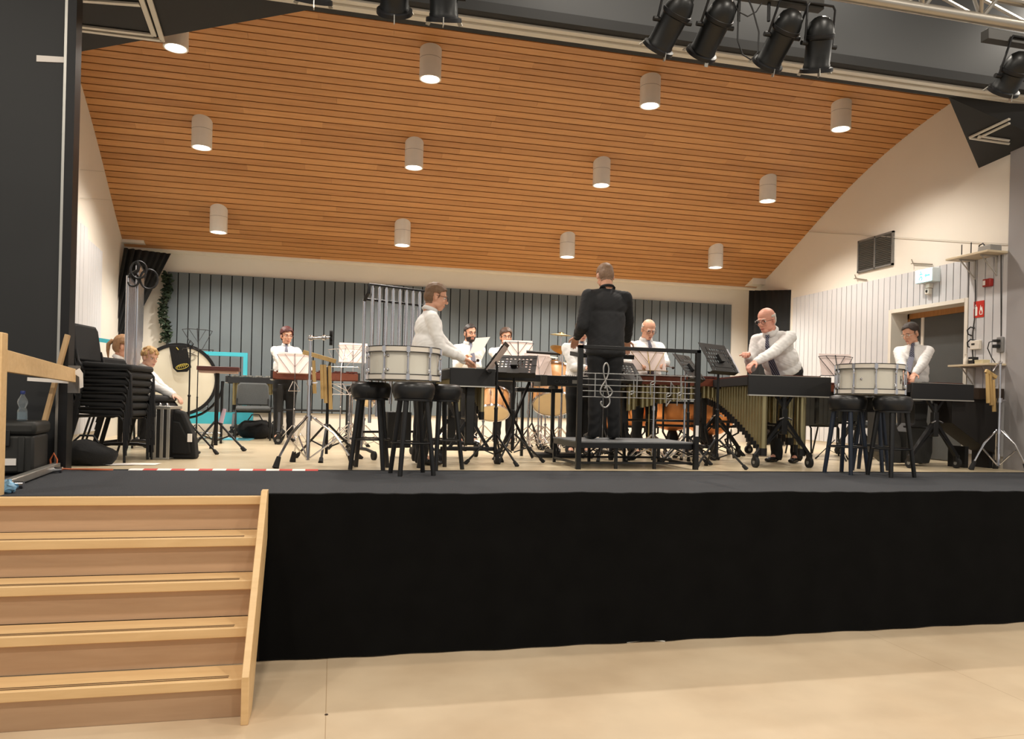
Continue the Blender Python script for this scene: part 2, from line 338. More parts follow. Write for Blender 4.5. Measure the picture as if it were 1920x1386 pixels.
# ================================================================ DOWNLIGHTS
LW = mat('lamp_white', (236, 232, 224), .55, 0, .02)
LE = mat('lamp_glow', (255, 246, 235), .5, emit=9)
places = ['front row', 'middle row', 'back row']
cols = ['leftmost', 'second from the left', 'third from the left', 'rightmost']
dl0 = None
for r, y in enumerate((3.43, 5.09, 6.64)):
    for c, x in enumerate((-1.68, .97, 3.61, 6.23)):
        lab = '%s white cylinder downlight in the %s under the timber ceiling' % (cols[c], places[r])
        t = thing('downlight', lab, 'ceiling light', (x, y, zc(y)-.33), 0, 'cylinder downlights under the timber ceiling')
        mb = MB(); n = 28; vs = []
        for k in range(n):
            a = 2*PI*k/n; px, py = .122*math.cos(a), .122*math.sin(a); vs += [(px, py, 0), (px, py, zc(y+py)-zc(y)+.33)]
        for k in range(n):
            a = 2*PI*k/n; vs += [(.106*math.cos(a), .106*math.sin(a), 0), (.092*math.cos(a), .092*math.sin(a), .05)]
        fs = []
        for k in range(n):
            j = (k+1) % n; fs += [(2*k, 2*j, 2*j+1, 2*k+1), (2*k, 2*n+2*k, 2*n+2*j, 2*j), (2*n+2*k, 2*n+2*k+1, 2*n+2*j+1, 2*n+2*j)]
        mb.add(vs, fs); mb.build('housing', LW, t)
        mb = MB(); mb.lathe([(.0, .035), (.055, .03), (.090, .012)], n=24)
        mb.build('lens', LE, t)
        MB().lathe([(.1228, .22), (.1232, .222), (.1228, .224)], n=28).build('joint_ring', mat('joint', (150, 145, 138), .6), t)
        l = lamp('lamp', 'SPOT', (0, 0, -.01), 215, (1, .93, .83), spot_size=math.radians(135), spot_blend=.6, shadow_soft_size=.08); l.parent = t
# ================================================================ SPOTLIGHTS AND TRUSS
SPB = mat('spot_black', (15, 16, 16), .4, .1, .08, 6)
GEL = mat('gel_yellow', (176, 158, 60), .3, 0, .1); SIL = mat('spot_silver', (190, 188, 180), .35, .8)
def spotlight(top, bot, label, gel=None, cyl=.098, yoke=True, bar=None):
    """long par can: rear dome at `top`, lens end at `bot` (world points)"""
    top, bot = Vector(top), Vector(bot); d = (bot-top); L = d.length; d.normalize()
    t = thing('stage_spotlight', label, 'spotlight', tuple(top), 0, 'black par can spotlights on the bars')
    q = lambda s: d*s
    mb = MB(); mb.lathe([(.02, -.03), (.05, -.02), (.082, .01), (.10, .06), (.108, .105), (.108, .125), (.096, .135), (.096, L-.05), (.10, L-.045), (.10, L-.02), (.094, L-.02), (.09, L-.15)], (0, 0, 0), 28, ax=d)
    mb.build('can_body', SPB, t)
    MB().lathe([(.109, .095), (.112, .097), (.112, .118), (.109, .12)], (0, 0, 0), 28, ax=d).build('clamp_ring', BLK, t)
    u, v, _ = basis(d)
    fr = MB().lathe([(.098, L-.03), (.122, L-.022), (.124, L+.004), (.10, L+.006)], (0, 0, 0), 28, ax=d); f = fr.build('filter_frame', BLK, t)
    if gel: MB().lathe([(.0, L-.012), (.098, L-.010)], (0, 0, 0), 24, ax=d).build('gel', gel, f)
    for k in range(3):
        a = 2*PI*k/3+.5; w = u*math.cos(a)+v*math.sin(a); MB().beam(q(L-.02)+w*.105, q(L+.028)+w*.135, .03, .006).build('frame_clip', SIL, f)
    MB().ball(q(.03)+Vector((.03, -.06, .02)), .007, 8).build('screw', CHR, t)
    if yoke:
        s = Vector((d.y, -d.x, 0)); s = (s if s.length > .01 else Vector((1, 0, 0))).normalized()
        if abs(d.x) < .25: s = Vector((1, 0, 0))
        c = q(.17); hz = (bar if bar is not None else top.z+.12)-top.z
        mb = MB().tube([c+s*.118, Vector((0, 0, hz*.75))+s*.118+q(.06)*0, Vector((0, 0, hz))+s*.1, Vector((0, 0, hz))-s*.1, Vector((0, 0, hz*.75))-s*.118, c-s*.118], .009, 6)
        mb.build('yoke', BLK, t)
        for g in (1, -1): MB().cyl(c+s*.10*g, c+s*.15*g, .018, n=10).build('knob', BLKP, t)
    return t
Ys = .05
B1 = [ony(1388, 12, Ys), ony(1542, 12, Ys)]
def bar(a, b, label):
    t = thing('lighting_bar', label, 'lighting bar', tuple(a)); e = b-a
    MB().beam((0, 0, 0), e, .075, .085).build('bar_profile', mat('bar_dark', (48, 46, 42), .5, .2), t, bevel=.004)
    return t
bz = ony(1540, 16, Ys)
b1 = bar(Vector((bz.x-1.0, Ys, bz.z+.02)), Vector((bz.x, Ys, bz.z+.02)), 'dark square lighting bar carrying the spotlights above the stage, centre right')
# short drop hooks
for px in (1441, 1385): 
    p = ony(px, 40, Ys); MB().tube([p+Vector((0, 0, .25))-Vector(b1.location), p-Vector(b1.location)], .012, 6).build('drop_rod', BLK, b1)
sp = [((1284, -4), (1233, 92), .12, 'leftmost black spotlight of the right hand group, tilted down left', None),
      ((1362, 6), (1314, 102), .15, 'second spotlight of the right hand group with yellow filter', GEL),
      ((1488, 26), (1438, 122), .15, 'third black spotlight of the right hand group, tilted down left', None),
      ((1540, 38), (1530, 134), .0, 'rightmost spotlight of the central group, pointing straight down', None)]
for a, b, dy, lab, g in sp:
    A1 = ony(*a, Ys-.05); B2 = ony(*b, Ys+.10+dy); spotlight(A1, B2, lab, g, bar=bz.z+.0 if a[0] > 1300 else bz.z+.2)
spotlight(ony(738, -70, .0), ony(740, 24, .22), 'left one of two spotlights hanging at the top edge near the centre', None, bar=6.2)
spotlight(ony(832, -62, .0), ony(832, 40, .15), 'right one of two spotlights hanging at the top edge near the centre', None, bar=6.2)
spotlight(ony(590, -90, .0), ony(588, 4, .15), 'spotlight with yellow filter just visible at the top edge left of centre', GEL, bar=6.4)
p = ony(1846, 66, -.1); b2 = bar(Vector((p.x, -.1, p.z)), Vector((p.x+1.2, -.1, p.z)), 'dark square lighting bar at the right edge of the picture')
spotlight(ony(1918, 105, -.15), ony(1880, 172, .05), 'black spotlight at the right edge tilted down towards the left', None, bar=p.z)
bar(Vector((-.4, .0, 6.35)), Vector((1.2, .0, 6.35)), 'lighting bar above the top left spotlights')
# loose cables
c = [ony(*q, .03) for q in ((1386, 4), (1384, 40), (1383, 75), (1392, 102), (1408, 112), (1421, 98), (1423, 60), (1412, 20), (1404, 0))]
tag(MB().tube(c, .006, 6).build('hanging_cable', BLKP), 'long black cable loop hanging between the spotlights', 'cable')
c = [ony(*q, .03) for q in ((1374, 2), (1385, 22), (1402, 31), (1418, 22), (1428, 6))]
tag(MB().tube(c, .005, 6).build('hanging_cable', BLKP), 'short black cable loop under the lighting bar between the spotlights', 'cable')
# aluminium truss upper right
TA = mat('truss_alu', (176, 170, 160), .35, .85, .04)
tr = thing('lighting_truss', 'bare aluminium lattice truss crossing the upper right corner', 'truss', tuple(ony(1760, 20, -1.0)))
o = Vector(tr.location); Yt = -1.0; za = ony(1760, 22, Yt).z-o.z
top = Vector((0, 0, .29)); L0, L1 = -3.2, 4
MB().cyl((L0, 0, za), (L1, 0, za), .035, n=12).build('chord', TA, tr)
MB().cyl((L0, -.25, za+.05+.35), (L1, -.25, za+.05+.35), .03, n=12).build('chord', TA, tr)
MB().cyl((L0, .3, za+.35), (L1, .3, za+.35), .03, n=12).build('chord', TA, tr)
x = L0; mb = MB(); k = 0
while x < L1-.3:
    for e in (Vector((0, -.25, .40)), Vector((0, .3, .35))):
        mb.cyl(Vector((x, 0, za)), Vector((x+.22, 0, za))+e, .013, n=8); mb.cyl(Vector((x+.22, 0, za))+e, Vector((x+.44, 0, za)), .013, n=8)
    x += .44
mb.build('lacing', TA, tr)
# ================================================================ STAIRCASE, LEFT FOREGROUND
ASH = wood('stair_ash', (206, 168, 116), (234, 200, 150), .45, (1.2, 10, 14), scale=2)
ASH2 = wood('stair_riser', (178, 144, 112), (204, 172, 140), .5, (1.0, 8, 10), scale=2)
GRIT = mat('grip_strip', (96, 70, 44), .8)
stn = thing('staircase', 'pale wooden staircase with five steps leading up to the stage edge', 'staircase', (-1.5, -.4, 0))
ox, oy = 1.5, .4
NY = [-.075, -.33, -.52, -.715, -.91]; ZZ = [1.06, .848, .636, .424, .212]
for i, (y, z) in enumerate(zip(NY, ZZ)):
    yb = (NY[i-1]+.035) if i else -.03
    MB().b2((-2.45+ox, y+oy, z-.052), (-.425+ox, yb+oy, z)).build('tread', ASH, stn, bevel=.004)
    MB().b2((-2.45+ox, y+.045+oy, (ZZ[i+1] if i < 4 else 0)+.001), (-.425+ox, y+.062+oy, z-.053)).build('riser', ASH2, stn)
    if i:
        mb = MB()
        for k in range(2): mb.b2((-2.4+ox, y+.028+.022*k+oy, z-.001), (-.5+ox, y+.038+.022*k+oy, z+.0015))
        mb.build('grip_strip', GRIT, stn)
mb = MB(); poly = [(-.97, 0), (-.97, .23), (-.055, 1.095), (-.035, 1.095), (-.035, 0)]
poly = [(-.985, 0), (-.985, .245), (-.12, 1.10), (-.035, 1.10), (-.035, .8), (-.80, 0)]
for x0 in (-.424, -2.5): MB().prism([(a+oy, b) for a, b in poly], (x0+ox, 0, 0), (0, 1, 0), (0, 0, 1), (.038, 0, 0)).build('stringer', ASH, stn, bevel=.003)
# hand rail of planks on the left
ra = thing('hand_rail', 'pale wooden plank rail with newel post on the left above the stairs', 'hand rail', (-2.02, .05, ST))
o = Vector((-2.02, .05, ST))
P0, P1 = ony(8, 656, .12), ony(138, 692, 1.62); Q0, Q1 = ony(8, 697, .12), ony(138, 717, 1.62)
mb = MB(); t = Vector((.02, -.012, 0))
mb.add([P0-t-o, P1-t-o, Q1-t-o, Q0-t-o, P0+t-o, P1+t-o, Q1+t-o, Q0+t-o], [(0, 1, 2, 3), (4, 7, 6, 5), (0, 4, 5, 1), (1, 5, 6, 2), (2, 6, 7, 3), (3, 7, 4, 0)])
mb.build('rail_board', ASH, ra, bevel=.003)
MB().b2((-.10, -.06, -.02), (.105, .03, .97)).build('newel_post', ASH, ra, bevel=.006)
mb = MB(); mb.b2((-.05, 1.60, .62), (.03, 1.64, .84)); mb.build('end_bracket', mat('bracket_grey', (110, 106, 102), .5, .4), ra)
# leaning timber post and cable channel at the proscenium edge
mb = MB(); p0, p1 = onz(106, 872), ony(127, 628, 1.68)
mb.beam(Vector((p0.x, 1.60, ST+.005)), p1, .055, .03)
tag(mb.build('timber_post', wood('timber_raw', (176, 140, 98), (206, 174, 130), .6, (10, 10, 1.2)), bevel=.003), 'narrow raw timber post leaning against the black proscenium beside the rail', 'post')
mb = MB(); a = ony(52, 711, 1.55); b = ony(128, 716, 1.55); mb.beam(a, b, .02, .028)
tag(mb.build('measuring_batten', PAPER), 'thin white batten fixed under the plank rail', 'batten')
mb = MB(); mb.prism([(0, 0), (.03, .02), (.055, -.02), (.06, -.13), (.035, -.14), (.03, -.05), (0, -.03)], ony(141, 695, 1.55), (1, 0, 0), (0, 0, 1), (0, .004, 0))
tag(mb.build('paper_slip', PAPER), 'curled white paper slip taped to the end of the plank rail', 'paper')
# aluminium floor rail
mb = MB(); a, b = Vector((-1.99, .20, ST+.035)), Vector((-2.14, 1.66, ST+.035)); mb.beam(a, b, .06, .05)
fr = mb.build('floor_rail', ALU, bevel=.006); tag(fr, 'aluminium truss rail lying on the dark carpet left of the stage', 'metal rail')
for t in (.12, .85):
    p = a.lerp(b, t); MB().cyl(p+Vector((.03, 0, -.01)), p+Vector((.09, 0, -.01)), .022, n=10).box(p+Vector((.05, 0, -.022)), (.05, .09, .022)).build('clamp', CHR, fr)
mb = MB(); random.seed(3); c = onz(14, 924)+Vector((0, -.02, .035)); mb.ball(c, (.06, .05, .04), 14)
mb.v = [tuple(Vector(v)+Vector((rnd(-.012, .012), rnd(-.012, .012), rnd(-.008, .012)))) for v in mb.v]
tag(mb.build('plastic_bag', mat('bag_blue', (120, 165, 200), .3, 0, .4, 30), smooth=0), 'crumpled light blue plastic bag at the end of the aluminium rail', 'bag')
# flight case + bottle
CS = mat('case_black', (38, 38, 36), .6, 0, .08)
fc = thing('flight_case', 'large black plastic equipment case on the carpet left of the stage', 'case', (-2.545, 1.36, ST), .12)
MB().b2((-.45, -.22, .02), (.38, .24, .30)).build('case_body', CS, fc, bevel=.02)
MB().b2((-.46, -.235, .302), (.395, .25, .40)).build('case_lid', CS, fc, bevel=.03)
for x in (-.12, .2): MB().b2((x-.03, -.243, .22), (x+.03, -.224, .34)).build('latch', BLKP, fc, bevel=.005)
for x in (-.2, .0, .3): MB().b2((x-.02, -.232, .03), (x+.02, -.21, .29)).build('rib', CS, fc, bevel=.005)
MB().b2((.18, -.228, .08), (.27, -.221, .13)).build('case_label', PAPER, fc)
MB().tube([(-.12, -.225, .12), (-.11, -.26, .13), (-.05, -.26, .10), (-.04, -.225, .09)], .008).build('handle', BLKP, fc)
wb = thing('water_bottle', 'clear plastic water bottle with dark blue cap on the black case', 'bottle', (-2.285, 1.36, ST+.402))
MB().lathe([(.028, 0), (.034, .005), (.034, .07), (.03, .085), (.023, .10), (.03, .115), (.035, .135), (.032, .16), (.014, .19), (.013, .205)], n=20).build('bottle_body', mat('pet', (215, 228, 235), .08, 0, 0, trans=.85, alpha=.75), wb)
MB().lathe([(.0335, .012), (.033, .065)], n=16).build('water', mat('water', (175, 200, 215), .05, 0, 0, trans=.7), wb)
MB().lathe([(.016, .20), (.017, .203), (.017, .222), (.015, .225)], n=16).build('cap', mat('cap_blue', (30, 48, 110), .4), wb)
tag(MB().tube([ony(96, 876, 1.62), ony(94, 862, 1.62), ony(101, 850, 1.60), ony(107, 862, 1.61), ony(106, 878, 1.60), Vector((-2.02, 1.62, ST+.012)), Vector((-1.85, 1.66, ST+.010)), Vector((-1.72, 1.62, ST+.010)), Vector((-1.84, 1.60, ST+.011)), Vector((-1.98, 1.64, ST+.011))], .007).build('orange_cable', mat('cable_orange', (188, 96, 52), .5)), 'orange power cable loosely coiled on the floor by the proscenium edge', 'cable')
# white label on the black wall
MB_ = MB(); p = ony(69, 104, 1.748); q = ony(124, 118, 1.748); MB_.add([(p.x, 1.742, p.z), (q.x, 1.742, q.z+.045), (q.x, 1.742, q.z), (p.x, 1.742, p.z-.05), (p.x, 1.749, p.z), (q.x, 1.749, q.z+.045), (q.x, 1.749, q.z), (p.x, 1.749, p.z-.05)], [(0, 3, 2, 1), (4, 5, 6, 7), (0, 1, 5, 4), (2, 3, 7, 6), (1, 2, 6, 5), (3, 0, 4, 7)])
tag(MB_.build('wall_label', PAPER), 'small white paper strip taped high on the black proscenium wall', 'label')
# red and white tape
a, b = onz(232, 885), onz(596, 885); mb = MB(); n = 14
for i in range(n):
    p, q = a.lerp(b, i/n), a.lerp(b, (i+1)/n); w = .006*math.sin(i*1.3)
    mb.add([(p.x, 1.665+w, ST+.002), (q.x, 1.665+w, ST+.002), (q.x, 1.735+w, ST+.010), (p.x, 1.735+w, ST+.010), (p.x, 1.665+w, ST+.0005), (q.x, 1.665+w, ST+.0005), (q.x, 1.735+w, ST+.008), (p.x, 1.735+w, ST+.008)], [(0, 1, 2, 3), (7, 6, 5, 4), (0, 4, 5, 1), (3, 2, 6, 7), (0, 3, 7, 4), (1, 5, 6, 2)], i % 2)
tag(mb.build('barrier_tape', [PAPER, mat('tape_red', (190, 50, 38), .6)], smooth=0), 'red and white striped tape stuck along the rear edge of the carpet', 'tape')
# loose sheets on the floor
for px, py, w, r, lab in ((215, 872, .30, .3, 'curled white paper sheet on the floor beside the stacked chairs'), (268, 871, .26, -.1, 'flat white paper sheet lying behind the striped tape on the left')):
    c = onz(px, py); mb = MB(); n = 8
    for i in range(n+1):
        x = -w/2+w*i/n; z = .006+.07*max(0, .4-i/n)**1.3 if px < 230 else .004
        mb.v += [(x, -.09, z), (x, .09, z+.002)]
        if i: k = 2*i; mb.f.append((k-2, k, k+1, k-1)); mb.m.append(0)
    tag(mb.build('paper_sheet', PAPER, loc=c, rz=r), lab, 'paper')
# ================================================================ BLACK CURTAINS, IVY, WALL ITEMS
def curtain(name, top, bot, label, n=60, amp=.03):
    mb = MB(); m = 10
    for j in range(m+1):
        t = j/m; A0 = Vector(top[0]).lerp(Vector(bot[0]), t); A1 = Vector(top[1]).lerp(Vector(bot[1]), t)
        if len(top) > 2: A1 = A1+Vector(top[2])*math.sin(PI*t)
        nn = (A1-A0).cross(Vector((0, 0, 1))).normalized()
        for i in range(n+1):
            s = i/n; mb.v.append(tuple(A0.lerp(A1, s)+nn*(amp*math.sin(s*n*.75)*(.7+.3*math.sin(t*3+s*9))+.012*math.sin(s*41+t*2))))
    for j in range(m):
        for i in range(n): k = j*(n+1)+i; mb.f.append((k, k+1, k+n+2, k+n+1)); mb.m.append(0)
    o = mb.build(name, mat('curtain_black', (20, 21, 22), .9, 0, .1)); s = o.modifiers.new('thickness', 'SOLIDIFY'); s.thickness = .006
    return tag(o, label, 'curtain')
curtain('curtain', [ony(233, 465, 7.3), ony(320, 476, 7.60)], [ony(203, 640, 7.2), ony(236, 640, 7.5)], 'black curtain gathered diagonally in the rear left corner of the stage')
mb = MB()
curtain('curtain', [ony(1405, 545, 7.5), ony(1487, 544, 6.55)-Vector((.03, 0, 0))], [(7.40, 7.5, 1.08), (7.55, 6.55, 1.08)], 'straight black curtain hanging in the rear right corner', amp=.018)
LEAF = mat('ivy_leaf', (52, 66, 48), .6, 0, .25, 20)
iv = thing('ivy_garland', 'dark green artificial ivy garland hanging down the rear left corner', 'garland', tuple(ony(308, 640, 7.80)))
mb = MB(); st = MB(); random.seed(11); top = ony(312, 512, 7.80)-Vector(iv.location); pts = []
for i in range(26):
    t = i/25; pts.append(Vector((top.x*(1-t)+.03*math.sin(t*9), .0+.02*math.sin(i), top.z*(1-t))))
st.tube(pts, .008, 6); st.build('vine', mat('vine', (60, 56, 36), .8), iv)
for i in range(420):
    t = random.random(); p = Vector((top.x*(1-t)+.03*math.sin(t*9)+rnd(-.07, .07), rnd(-.07, .02), top.z*(1-t)+rnd(-.02, .02)))
    R = Euler((rnd(-1, 1), rnd(-1, 1), rnd(-3, 3))).to_matrix(); s = rnd(.025, .045)
    mb.add([p+R@Vector(q)*s for q in ((0, -1, 0), (.7, -.3, .15), (.5, .4, .1), (0, 1, 0), (-.5, .4, .1), (-.7, -.3, .15))], [(0, 1, 2, 3), (0, 3, 4, 5)])
mb.build('foliage', LEAF, iv, smooth=0)
# exit sign + sensor
ex = thing('exit_sign', 'glowing cyan and white emergency exit sign above the door', 'exit sign', tuple(onx(1737, 518, WR-.11)))
MB().b2((-.04, -.145, -.085), (.10, .145, .095)).build('housing', mat('sign_house', (215, 225, 228), .5), ex, bevel=.006)
mb = MB(); mb.b2((-.047, -.135, -.075), (-.041, .135, .085)); mb.build('sign_face', mat('sign_glow', (178, 240, 244), .5, emit=3.2), ex)
fg = MB()   # running figure and arrow
fg.ball((-.049, -.055+.1, .055), (.003, .012, .012), 10)
for a, b in (((.04, .04), (.035, -.005)), ((.035, -.005), (.065, -.025)), ((.065, -.025), (.068, -.05)), ((.035, -.005), (.015, -.03)), ((.015, -.03), (.035, -.055)), ((.04, .035), (.07, .02)), ((.04, .035), (.012, .02))):
    fg.beam((-.049, a[0], a[1]), (-.049, b[0], b[1]), .004, .013)
fg.prism([(-.11, .012), (-.05, .012), (-.05, .034), (-.02, 0), (-.05, -.034), (-.05, -.012), (-.11, -.012)], (-.047, 0, .0), (0, 1, 0), (0, 0, 1), (-.003, 0, 0))
fg.build('pictogram', mat('sign_green', (70, 196, 170), .5, emit=1.4), ex)
MB().b2((.02, -.03, -.15), (.11, .03, -.09)).build('sign_bracket', WHT, ex)
l = lamp('sign_light', 'POINT', (-.14, 0, 0), 1.2, (.55, .9, 1), shadow_soft_size=.08); l.parent = ex
ms = thing('motion_sensor', 'small white motion sensor below the glowing exit sign', 'sensor', tuple(onx(1741, 545, WR-.05)))
MB().b2((-.03, -.035, -.05), (.05, .035, .03)).build('housing', WHT, ms, bevel=.008); MB().ball((-.03, 0, -.01), (.012, .02, .02), 10).build('lens', BLKP, ms)
# shelves with gadgets
SHW = wood('shelf_ply', (196, 178, 148), (214, 198, 170), .5)
def shelf(c, w, d, label, br=.25):
    t = thing('wall_shelf', label, 'shelf', c)
    MB().b2((-d, -w/2, -.012), (0, w/2, .012)).build('board', SHW, t, bevel=.002)
    for y in (-w*.25, w*.25): MB().b2((-d*.8, y-.01, -.03), (0, y+.01, -.013)).b2((-.02, y-.01, -br), (0, y+.01, -.02)).beam((-.02, y, -br+.02), (-d*.75, y, -.03), .012, .01).build('bracket', mat('bracket', (176, 172, 166), .5), t)
    return t
s1 = onx(1850, 482, WR-.02); shelf((WR-.02, s1.y, s1.z), .62, .30, 'small wooden wall shelf high up beside the right column')
s2 = onx(1848, 686, WR-.02); shelf((WR-.02, s2.y, s2.z), .60, .26, 'lower wooden wall shelf beside the door carrying small devices')
rt = thing('wireless_router', 'white wireless router with two antennas on the upper shelf', 'router', (WR-.16, s1.y+.16, s1.z+.013))
MB().b2((-.07, -.09, 0), (.07, .09, .03)).build('housing', WHT, rt, bevel=.006)
for y in (-.07, .07): MB().cyl((.0, y, .03), (0, y, .17), .006, n=8).build('antenna', BLKP, rt)
pj = thing('control_box', 'grey control box with black cable on the upper shelf next to the column', 'device', (WR-.16, s1.y-.18, s1.z+.013))
MB().b2((-.08, -.09, 0), (.08, .09, .075)).build('housing', mat('device_grey', (150, 148, 144), .5), pj, bevel=.008)
MB().tube([(-.05, .02, .076), (-.05, .05, .11), (-.03, .12, .10), (0, .16, .03)], .008).build('cord', BLKP, pj)
for dy, w, h, m, nm, lab in ((.17, .05, .12, WHT, 'spray_bottle', 'white spray bottle at the left end of the lower wall shelf'), (.06, .07, .09, BLKP, 'black_mug', 'black box with pale stripe on the lower wall shelf'), (-.07, .12, .045, mat('box_tan', (196, 184, 150), .7), 'cardboard_box', 'flat cream box in the middle of the lower wall shelf')):
    if nm == 'spray_bottle': o = MB().lathe([(.02, 0), (.028, .005), (.028, .07), (.012, .09), (.012, .12), (.018, .125), (.018, .14)], n=14).build(nm, m, loc=(WR-.14, s2.y+dy, s2.z+.013))
    elif nm == 'black_mug': nm = 'small_speaker'; o = MB().b2((-.04, -w/2, 0), (.04, w/2, h)).b2((-.043, -w/2+.01, h*.55), (-.04, w/2-.01, h*.7), 1).build(nm, [m, WHT], loc=(WR-.14, s2.y+dy, s2.z+.013), bevel=.004)
    else: o = MB().b2((-.05, -w/2, 0), (.05, w/2, h)).b2((-.052, -w/2-.002, h*.8), (.052, w/2+.002, h+.004)).build(nm, m, loc=(WR-.14, s2.y+dy, s2.z+.013), bevel=.003)
    tag(o, lab, nm.replace('_', ' '))
fa = thing('fire_alarm', 'small red fire alarm sounder on the boards right of the door', 'fire alarm', tuple(onx(1855, 531, WR-.03)))
MB().b2((-.05, -.055, -.045), (.01, .055, .05)).build('housing', mat('alarm_red', (150, 34, 24), .4), fa, bevel=.01)
MB().b2((-.054, .01, -.025), (-.050, .042, .03)).build('flash_window', PAPER, fa)
fs = thing('fire_sign', 'red fire extinguisher sign on the boards right of the door', 'sign', tuple(onx(1836, 580, WR-.024)))
RED = mat('sign_red', (196, 40, 24), .5); MB().b2((-.006, -.075, -.10), (0, .075, .10)).build('sign_board', RED, fs)
mb = MB()   # extinguisher pictogram left, flame right
mb.prism([(.02, -.075), (.058, -.075), (.058, .02), (.05, .035), (.028, .035), (.02, .02)], (-.0062, 0, 0), (0, 1, 0), (0, 0, 1), (-.002, 0, 0))
mb.beam((-.0072, .04, .035), (-.0072, .04, .06), .002, .012).beam((-.0072, .04, .058), (-.0072, .062, .045), .002, .01).beam((-.0072, .06, .05), (-.0072, .066, .01), .002, .006)
mb.prism([(-.055, -.07), (-.015, -.07), (-.008, -.04), (-.018, -.01), (-.025, .05), (-.04, .01), (-.05, .03), (-.06, -.03)], (-.0062, 0, 0), (0, 1, 0), (0, 0, 1), (-.002, 0, 0))
mb.prism([(-.045, -.06), (-.025, -.06), (-.02, -.04), (-.033, -.005), (-.048, -.04)], (-.0083, 0, 0), (0, 1, 0), (0, 0, 1), (-.001, 0, 0), m=1)
mb.build('pictogram', [PAPER, RED], fs, smooth=0)
th = thing('thermostat', 'white wall thermostat box between the door and the lower shelf', 'thermostat', tuple(onx(1831, 647, WR-.03)))
MB().b2((-.03, -.07, -.055), (.01, .07, .055)).build('housing', WHT, th, bevel=.006); MB().b2((-.034, .0, .0), (-.0305, .045, .02)).build('display', BLKP, th)
so = thing('power_socket', 'grey wall socket with plug and hanging cable above the lower shelf', 'socket', tuple(onx(1876, 645, WR-.03)))
MB().b2((-.03, -.05, -.10), (.01, .03, .08)).build('housing', mat('device_grey2', (128, 126, 124), .5), so, bevel=.008)
MB().b2((-.09, -.03, -.05), (-.03, .03, -.01)).b2((-.09, -.03, .02), (-.03, .03, .05)).build('plug', BLKP, so, bevel=.006)
MB().tube([(-.09, 0, .03), (-.11, .05, .02), (-.09, .09, -.05), (-.06, .06, -.16), (-.05, .02, -.22)], .006).build('cord', BLKP, so)
for k, (px, py) in enumerate(((1822, 622), (1822, 645))):
    p = onx(px, py, WR-.03); tag(MB().tube([p+Vector((0, -.04, .04)), p+Vector((-.02, .0, .055)), p+Vector((-.03, .035, .02)), p+Vector((-.02, .035, -.03)), p+Vector((0, .0, -.05))], .009).build('wall_hook', BLKP), ['black curved hook on the wall beside the door frame, upper one', 'black curved hook beside the white thermostat, lower one'][k], 'hook')
tag(MB().tube([onx(1827, 490, WR-.03), onx(1829, 540, WR-.03), onx(1828, 590, WR-.03), onx(1824, 622, WR-.03), onx(1823, 660, WR-.03), onx(1825, 680, WR-.03)], .006).build('wall_cable', mat('cable_grey', (52, 50, 48), .6)), 'thin dark cable running down the boards from upper to lower shelf', 'cable')
tag(MB().tube([onx(1877, 478, WR-.03), onx(1877, 630, WR-.03)], .006).build('wall_cable', mat('cable_grey', (52, 50, 48), .6)), 'straight thin dark cable running down to the grey socket', 'cable')
WIRE = mat('wire_pale', (186, 178, 164), .6)
for a, b, X, lab in (((1516, 435), (1892, 458), WR-.02, 'upper thin pale wire along the white right wall above the vent'), ((1605, 522), (1625, 525), WR-.02, 'small dark bracket with wire end on the white wall left of the vent'), ((1712, 494), (1748, 496), WR-.02, 'small pale bracket on the white wall just above the exit sign')):
    mb = MB().tube([onx(*a, X), onx(*b, X)], .004 if a[0] < 1600 else .008, 6)
    if a[0] > 1600: q = onx(*a, X); mb.tube([q+Vector((0, .03, .06)), q, q+Vector((-.04, -.01, -.01))], .006, 6)
    tag(mb.build('wall_wire', WIRE if a[0] < 1600 else mat('bracket_dark', (110, 100, 84), .6)), lab, 'wire')
tag(MB().tube([onx(150, 318, -2.92), onx(195, 322, -2.98)], .003, 6).build('wall_wire', WIRE), 'upper short seam wire on the white left wall under the timber ceiling', 'wire')
tag(MB().tube([onx(150, 371, -2.92), onx(207, 375, -3.0)], .003, 6).build('wall_wire', WIRE), 'lower short seam wire on the white left wall under the timber ceiling', 'wire')
# ================================================================ PEOPLE
def remesh(mb, voxel, it=4, fac=.5, adapt=0):
    me = bpy.data.meshes.new('tmp'); me.from_pydata(mb.v, [], mb.f)
    bm = bmesh.new(); bm.from_mesh(me); bmesh.ops.recalc_face_normals(bm, faces=bm.faces); bm.to_mesh(me); bm.free()
    o = bpy.data.objects.new('tmp', me); SC.collection.objects.link(o)
    r = o.modifiers.new('r', 'REMESH'); r.mode = 'VOXEL'; r.voxel_size = voxel; r.adaptivity = adapt
    if it: s = o.modifiers.new('s', 'SMOOTH'); s.iterations = it; s.factor = fac
    dg = bpy.context.evaluated_depsgraph_get(); ev = o.evaluated_get(dg); out = bpy.data.meshes.new_from_object(ev)
    bpy.data.objects.remove(o); bpy.data.meshes.remove(me); return out
def link_mesh(name, me, mats, parent=None, smooth=True):
    mats = mats if isinstance(mats, (list, tuple)) else [mats]
    me.materials.clear()
    for m in mats: me.materials.append(m)
    if smooth: me.shade_smooth()
    me.name = name; o = bpy.data.objects.new(name, me); C.objects.link(o)
    if parent: o.parent = parent
    return o
def cap(mb, a, b, ra, rb, n=14):
    a, b = Vector(a), Vector(b); mb.cyl(a, b, ra, rb, n=n); mb.ball(a, ra, n); mb.ball(b, rb, n)
